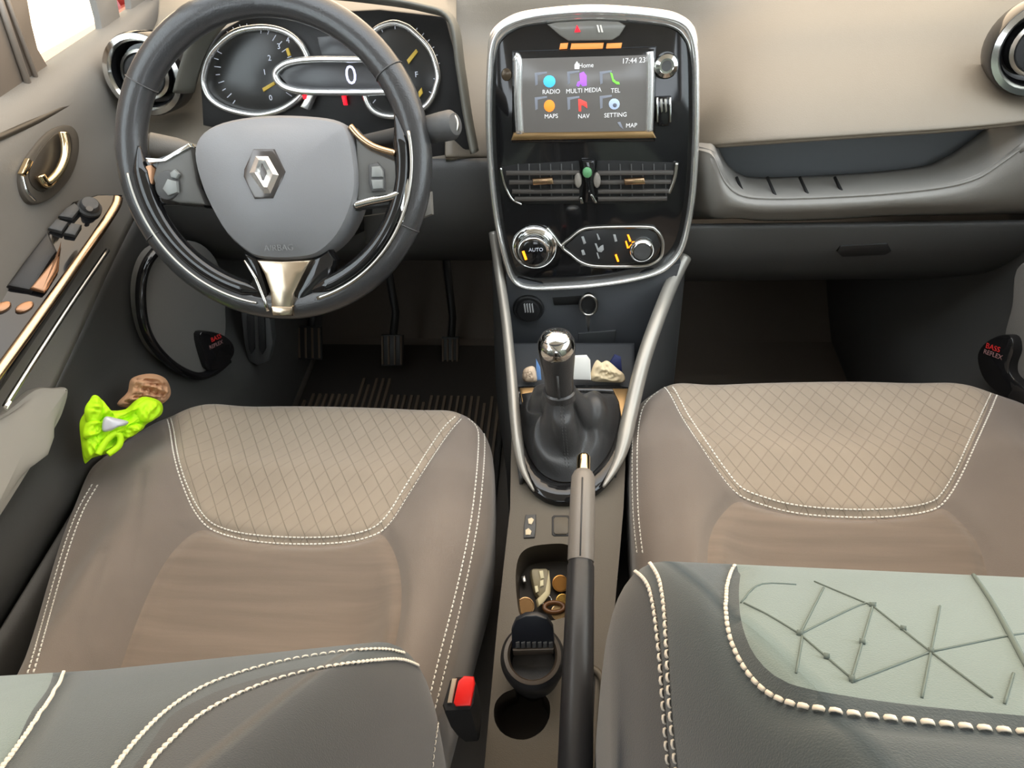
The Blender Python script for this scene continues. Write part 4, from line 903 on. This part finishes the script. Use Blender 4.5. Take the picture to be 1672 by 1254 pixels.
btL = make_back(SL, profL, -.345, lambda t: .240-.012*smooth(.7, 1, t),
    [(2, [(190, 1400), (255, 1200), (330, 1140), (420, 1108), (500, 1090), (640, 1078), (690, 1085), (740, 1100), (740, 1400)]), (1, [(-200, 1000), (86, 1000), (86, 1100), (50, 1160), (-20, 1270), (-200, 1400)])],
    [([(170, 1290), (190, 1254), (225, 1210), (270, 1165), (330, 1125), (400, 1098), (480, 1078), (560, 1066), (625, 1062), (660, 1068)], .0056, .0013),
     ([(225, 1290), (245, 1250), (280, 1212), (325, 1172), (385, 1138), (450, 1112), (520, 1094), (590, 1083), (650, 1078), (682, 1088)], .0056, .0013),
     ([(738, 1085), (722, 1130), (714, 1180), (706, 1240), (704, 1290)], .0056, .0010)],
    [([(104, 1097), (96, 1118), (70, 1160), (40, 1205), (5, 1254), (-20, 1290)], .0058, .0013)], [], bm_, lambda k: .004*k, .15, .13)
profR = [(a-.010, b-.012) for a, b in [(.19, .32), (.215, .42), (.228, .52), (.222, .60), (.200, .665), (.160, .715), (.112, .765), (.06, .815), (.0, .865), (-.07, .91), (-.14, .93)]]
emb = [[(1210, 985), (1240, 955), (1300, 955)], [(1310, 1040), (1300, 1100)], [(1306, 1036), (1400, 990), (1430, 985)], [(1306, 1036), (1255, 1005), (1215, 985)], [(1306, 1036), (1345, 960)], [(1306, 1036), (1390, 1108)], [(1425, 990), (1390, 1110)], [(1425, 990), (1520, 1065), (1620, 1140)], [(1425, 990), (1330, 950)],
       [(1520, 1065), (1390, 1115)], [(1520, 1065), (1640, 1040), (1672, 1035)], [(1520, 1065), (1535, 990)], [(1520, 1065), (1505, 1140)], [(1655, 1100), (1640, 1150)]]
btR = make_back(SR, profR, .335, lambda t: .304-.036*smooth(.38, .75, t),
    [(2, [(960, 880), (1000, 935), (1030, 926), (1052, 945), (1070, 985), (1080, 1060), (1086, 1150), (1094, 1400), (900, 1400)]),
     (1, [(1222, 880), (1208, 930), (1206, 980), (1212, 1020), (1228, 1060), (1258, 1095), (1300, 1118), (1380, 1136), (1500, 1152), (1672, 1168), (1850, 1180), (1850, 860)])],
    [([(1018, 917), (1040, 914), (1062, 922), (1078, 948), (1086, 990), (1091, 1060), (1096, 1150), (1106, 1254), (1110, 1300)], .0056, .0013),
     ([(1000, 940), (1022, 932), (1044, 938), (1062, 962), (1072, 1010), (1080, 1080), (1086, 1160), (1094, 1254), (1098, 1300)], .0056, .0013)],
    [([(1205, 916), (1190, 945), (1185, 985), (1188, 1020), (1200, 1060), (1222, 1098), (1252, 1130), (1290, 1150), (1350, 1162), (1450, 1175), (1560, 1187), (1672, 1198), (1760, 1206)], .0056, .0011)],
    [(e, .0005) for e in emb]+[([(x-5, y-1), (x, y), (x+5, y+1)], .0018) for x, y in ((1306, 1036), (1425, 990), (1520, 1065), (1391, 1111), (1350, 1074), (1408, 1050), (1475, 1028))]+[([(1590, 940), (1620, 985), (1645, 1030), (1672, 1080), (1700, 1130)], .0013)], bm_, lambda k: .002*k, .10)

# ================================================================== small things
def crumple(name, pl, px, thick, amp, m, label, cat, seed=1, fr=40, parent=None, nr=16):
    rnd = np.random.RandomState(seed); U = np.array(crv([pl.uv(*p) for p in px], 5, True)); n = len(U); c = U.mean(0); V = []; F = []
    ph = rnd.rand(6)*6.28; dr = rnd.randn(6, 2); dr /= np.linalg.norm(dr, axis=1)[:, None]
    def f(p): return sum((1-abs(math.sin(p@dr[k]*fr*(1+.5*k)+ph[k])))/(1+.5*k) for k in range(6))/2.4+.25
    for r in range(nr):
        t = 1-r/(nr-1)
        for k in range(n):
            p = c+(U[k]-c)*t; V.append(pl.at(*p, thick*(1-t**4)+amp*(f(p)-.5)*(1-t**6)))
    for r in range(nr-1): F += [(r*n+k, r*n+(k+1) % n, (r+1)*n+(k+1) % n, (r+1)*n+k) for k in range(n)]
    b = len(V); V += [pl.at(*(c+(u-c)*.9), -thick*.6) for u in U]; F += [(k, (k+1) % n, b+(k+1) % n, b+k) for k in range(n)]+[tuple(range(b, b+n))]
    o = mesh(name, V, F, m, parent)
    return tag(o, label, cat) if parent is None else o
VP = Pl(onx(200, 705, -.585), (.75, -.45, .5))
vst = thing('safety_vest', VP.o-np.array((0, 0, .06)), 'crumpled fluorescent yellow safety vest stuffed in the driver door pocket', 'vest')
M_hv = mat('fluorescent cloth', (196, 250, 12), .7, bump=.2, bscale=900)
crumple('vest_cloth', VP, [(150, 647), (162, 648), (172, 668), (205, 668), (232, 648), (262, 656), (264, 676), (240, 692), (232, 702), (208, 716), (190, 735), (150, 748), (138, 756), (132, 720), (130, 690), (140, 670)], .012, .020, M_hv, None, None, 3, 120, vst, 34)
crumple('reflective_band', Pl(VP.o+VP.n*.026, VP.n), [(171, 681), (190, 683), (209, 688), (206, 694), (192, 698), (180, 704), (167, 703)], .004, .003, mat('reflective silver', (205, 205, 212), .4, .2), None, None, 5, 50, vst, 8)
for k, (ol, hh) in enumerate((([(138, 668), (150, 650), (163, 650), (171, 672), (160, 690), (142, 690)], .014), ([(222, 664), (240, 652), (260, 657), (263, 674), (243, 690), (224, 684)], .012), ([(196, 704), (214, 692), (232, 694), (226, 706), (206, 716)], .014), ([(134, 722), (150, 708), (172, 714), (176, 734), (154, 745), (140, 750)], .012), ([(140, 690), (160, 684), (168, 700), (156, 712), (136, 716)], .010))):
    crumple('vest_fold', Pl(VP.o+VP.n*hh, VP.n+np.array((.1*math.sin(k*2), .1*math.cos(k*3), 0))), ol, .006, .010, M_hv, None, None, 11+k, 160, vst, 14)
tube('vest_fold', crv([VP.pix(x, y, .022) for x, y in ((160, 742), (172, 722), (186, 708), (196, 712), (194, 728), (176, 742))], 6), .004, M_hv, vst, seg=8)
crumple('paper_ball', Pl(onx(236, 640, -.595), (.7, -.5, .5)), [(192, 662), (208, 640), (215, 618), (245, 610), (270, 618), (279, 640), (270, 656), (240, 668)], .014, .026, mat('kraft paper', (206, 160, 124), .8), 'crumpled tan paper in the driver door pocket behind the yellow vest', 'paper', 8, 260, nr=24)
# things in the tray behind the gear knob
def stand(name, pl, px, t, m, label, cat): return tag(slab(name, pl, px, 0, t, m, None, bev=.0015), label, cat)
TP = Pl(onz(960, 622, .362), (0, -.9, .45))
stand('paper_packet', TP, [(937, 583), (958, 582), (964, 590), (965, 621), (935, 620)], .008, mat('white paper', (238, 236, 230), .7), 'white paper packet standing in the tray right of the gear knob', 'paper')
crumple('tissue', TP, [(965, 621), (966, 604), (974, 588), (982, 592), (992, 589), (1008, 602), (1019, 612), (1018, 624), (990, 624)], .006, .006, mat('beige tissue', (228, 208, 172), .85), 'crumpled beige tissue in the tray beside the white packet', 'tissue', 4, 240)
crumple('sweet_wrapper', TP, [(855, 622), (854, 606), (862, 599), (873, 600), (877, 622)], .006, .004, mat('tan wrapper', (214, 190, 164), .6), 'small tan wrapper in the tray left of the gear knob', 'wrapper', 6, 300)
stand('blue_card', TP, [(875, 586), (882, 600), (884, 621), (876, 621)], .002, mat('blue card', (110, 150, 205), .5), 'slim blue card standing between tan wrapper and gear knob', 'card')
stand('navy_packet', Pl(TP.o+np.array((0, .02, 0)), TP.n), [(996, 592), (1004, 580), (1014, 584), (1016, 608), (1000, 606)], .006, mat('navy packet', (44, 52, 96), .5), 'small navy packet behind the beige tissue in the tray', 'packet')
# ring with a little key hanging from the fascia
rp = Pl(LP.pix(961, 497, .014), LP.n)
kr = thing('key_ring', LP.pix(961, 540, .012), 'round key ring with one small key hanging below the centre stack', 'key ring')
band('ring', rp, disc(961, 498, 14, 16, 24), .0022, .003, 0, M_satin, kr)
slab('ring_disc', rp, disc(961, 498, 12, 13, 20), -.014, -.001, M_plastd, kr, bev=.001)
slab('key_blade', rp, [(955, 512), (961, 513), (964, 522), (962, 541), (960, 541), (957, 524)], -.001, .001, M_satin, kr, bev=.0005)
# contents of the square well
WF = Pl(KP.o-KP.n*.043, KP.n, KP.y)
def in_well(px, py, h=0): return WF.pix(px, py, h)
kf = thing('car_key', in_well(885, 960), 'grey car key fob lying in the square console well', 'key')
KF = Pl(WF.o+WF.n*.008, WF.n+np.array((.25, -.15, 0)))
slab('key_fob', KF, [(868, 930), (882, 928), (896, 930), (900, 955), (899, 968), (886, 975), (876, 970), (870, 950)], 0, .011, mat('fob grey', (128, 118, 92), .4), kf, bev=.003, curve=3)
for q in ([(880, 932), (887, 931), (889, 944), (883, 945)], [(882, 948), (888, 946), (888, 956), (882, 958)], [(873, 957), (878, 956), (880, 966), (875, 968)]): slab('fob_button', KF, q, .011, .0135, mat('fob button', (206, 196, 160), .4), kf, bev=.001)
slab('fob_shell', KF, [(897, 930), (900, 955), (899, 970), (888, 984), (880, 990), (877, 978), (890, 965)], .002, .012, mat('fob cream', (196, 184, 146), .4), kf, bev=.002)
band('fob_ring', KF, disc(893, 981, 8, 8, 16), .0012, .0012, .006, M_chrome, kf)
for nm, x, y, r, c, lb in (('coin', 915, 953, .0105, (190, 136, 72), 'copper coin beside the key fob in the square well'), ('coin', 919, 982, .009, (200, 160, 86), 'small brass coin below the copper one in the well'), ('coin', 858, 990, .011, (168, 132, 92), 'dull coin in the well corner near the ashtray'), ('coin', 912, 1000, .0095, (226, 190, 140), 'bright coin by the dark ring in the well')):
    o = lathe(nm, in_well(x, y), WF.n+np.array((.1, -.2, 0)), [(r, 0), (r, .0018), (r*.9, .0020), (r*.86, .0015), (0, .0015)], mat('coin %d' % c[0], c, .25, .9), seg=28); tag(o, lb, 'coin', 'coins in the square well')
tag(slab('metal_clip', WF, [(851, 941), (857, 939), (859, 950), (854, 951)], 0, .006, M_satin, None, bev=.001), 'tiny silver clip at the left wall of the square well', 'clip')
tag(band('dark_ring', WF, disc(905, 992, 16, 8, 20), .003, .004, .006, mat('amber brown ring', (96, 62, 34), .3), None), 'amber brown hoop lying on the coins in the well', 'ring')
# ashtray tub in the front cup holder
ac = onz(870, 1075, .345)
AT = thing('ashtray', ac-np.array((0, 0, .05)), 'round black ashtray tub with its lid flipped up in the front cup holder', 'ashtray')
lathe('tub', ac, (0, -.08, 1), [(.024, -.06), (.029, -.045), (.0335, -.012), (.0345, .0), (.0335, .008), (.030, .012), (.0255, .011), (.0245, .004), (.023, -.02), (0, -.022)], M_plastd, AT, seg=48)
lathe('tub_rim', ac, (0, -.08, 1), [(.0258, .0105), (.0300, .0135), (.0262, .0142), (.0240, .010)], mat('rim grey', (62, 54, 46), .4), AT, seg=48, ring=True)
LD = Pl(ac+np.array((0, .012, .012)), (.0, -.95, .42))
lid = slab('lid', LD, [(836, 1068), (835, 1030), (842, 1014), (858, 1006), (876, 1005), (893, 1011), (903, 1026), (905, 1046), (904, 1066), (870, 1070)], -.003, .003, mat('lid black', (30, 33, 40), .35), AT, bev=.0015)
for i in range(7): slab('lid_notch', LD, [(842+i*9, 1050), (848+i*9, 1049), (849+i*9, 1058), (842+i*9, 1059)], .003, .0045, M_plast, lid, bev=.0005)
slab('lid_hinge', LD, [(837, 1062), (904, 1060), (904, 1068), (838, 1071)], -.002, .006, mat('rim grey', (62, 54, 46)), AT, bev=.001)
# belt buckle
bc = onz(748, 1128, .40); BK = thing('belt_buckle', bc-np.array((0, 0, .12)), 'black seat belt buckle with red release button beside the driver seat', 'buckle')
BP = Pl(bc, (.05, -.35, .94)); BF = Pl(bc, (.1, -.93, .35))
P_ = [(722, 1150), (734, 1110), (745, 1104), (772, 1104), (778, 1116), (774, 1150), (768, 1160), (726, 1162)]
top_ = [BP.pix(*p) for p in P_]; mb = MB(); n = len(P_); cbt = np.mean(top_, 0)
dn = np.array((-.006, .012, -1.0)); V = []
for k, s in ((0, .94), (.004, 1), (.05, .98), (.09, .82), (.13, .55)): V += [cbt+(p-cbt)*s+dn*k for p in top_]
F = [(r*n+i, r*n+(i+1) % n, (r+1)*n+(i+1) % n, (r+1)*n+i) for r in range(4) for i in range(n)]+[tuple(range(n))[::-1], tuple(range(4*n, 5*n))]
smooth_by_angle(mesh('buckle_body', V, F, M_plastd, BK), 40)
slab('release_button', BP, [(748, 1112), (757, 1104), (773, 1105), (775, 1116), (768, 1153), (744, 1154), (740, 1148)], 0, .008, M_red, BK, bev=.002)
slab('latch_slot', BP, [(730, 1148), (738, 1108), (746, 1108), (738, 1148)], 0, .003, mat('slot beige', (176, 160, 140), .5), BK, bev=.001)

# ================================================================== driver footwell
FM = thing('floor_mat', (-.38, .8, .01), 'brown-black ribbed rubber mat in the driver footwell', 'mat')
box('mat_base', (-.36, .80, .008), (.46, .62, .012), mat('mat base rubber', (38, 34, 30), .7), FM, bev=.004)
for i in range(30):
    x = -.575+i*.0148
    box('mat_rib', (x, .82 if i % 9 else .80, .0165), (.0055, .34 if 8 <= i <= 12 else .24, .007), M_rubber, FM, bev=0)
def pedal(name, px, py, yy, label, w=.055, h=.075, ribs=True, s_=0):
    o = ony(px, py, yy); t = thing(name, o, label, 'pedal', 'pedals')
    pl = Pl(o, (0, -.75, .66)); U = [(-w/2, -h/2), (w/2, -h/2), (w/2, h/2), (-w/2, h/2)]
    slab('pedal_pad', pl, U, -.008, 0, M_plastd, t, bev=.003, uvin=True)
    for k in range(4): slab('pad_rib', pl, [(-w*.42+k*w*.28-.002, -h*.45), (-w*.42+k*w*.28+.002, -h*.45), (-w*.42+k*w*.28+.002, h*.45), (-w*.42+k*w*.28-.002, h*.45)], 0, .004, M_rubber, t, bev=.001, uvin=True)
    tube('pedal_arm', [pl.at(0, h*.3, -.008), pl.at(0, h*.3, -.05)+np.array((0, .03, .06)), pl.at(0, h*.3, -.05)+np.array((0, .06, .26))], .009, M_plastd, t, seg=8)
pedal('brake_pedal', 640, 572, 1.02, 'ribbed brake pedal in the middle of the dark footwell', .05, .07)
pedal('clutch_pedal', 505, 560, 1.03, 'clutch pedal under the steering wheel rim left of the brake pedal')
pedal('throttle_pedal', 735, 585, 1.06, 'accelerator pedal right of the brake pedal by the console', .04, .10)
# trim at the driver's left: sill, bonnet lever cover
BL = thing('bonnet_release', ony(425, 560, .86), 'black bonnet release bracket below the steering wheel left side', 'lever')
bl2 = Pl(ony(420, 560, .85), (.2, -1, .25))
slab('lever_frame', bl2, [(392, 505), (440, 512), (446, 560), (440, 590), (420, 598), (405, 590), (398, 560)], -.03, 0, M_plast, BL, bev=.004)
for x in (402, 420): slab('lever_finger', bl2, [(x, 515), (x+12, 516), (x+14, 570), (x+8, 580), (x+3, 570)], 0, .006, M_plastd, BL, bev=.002)
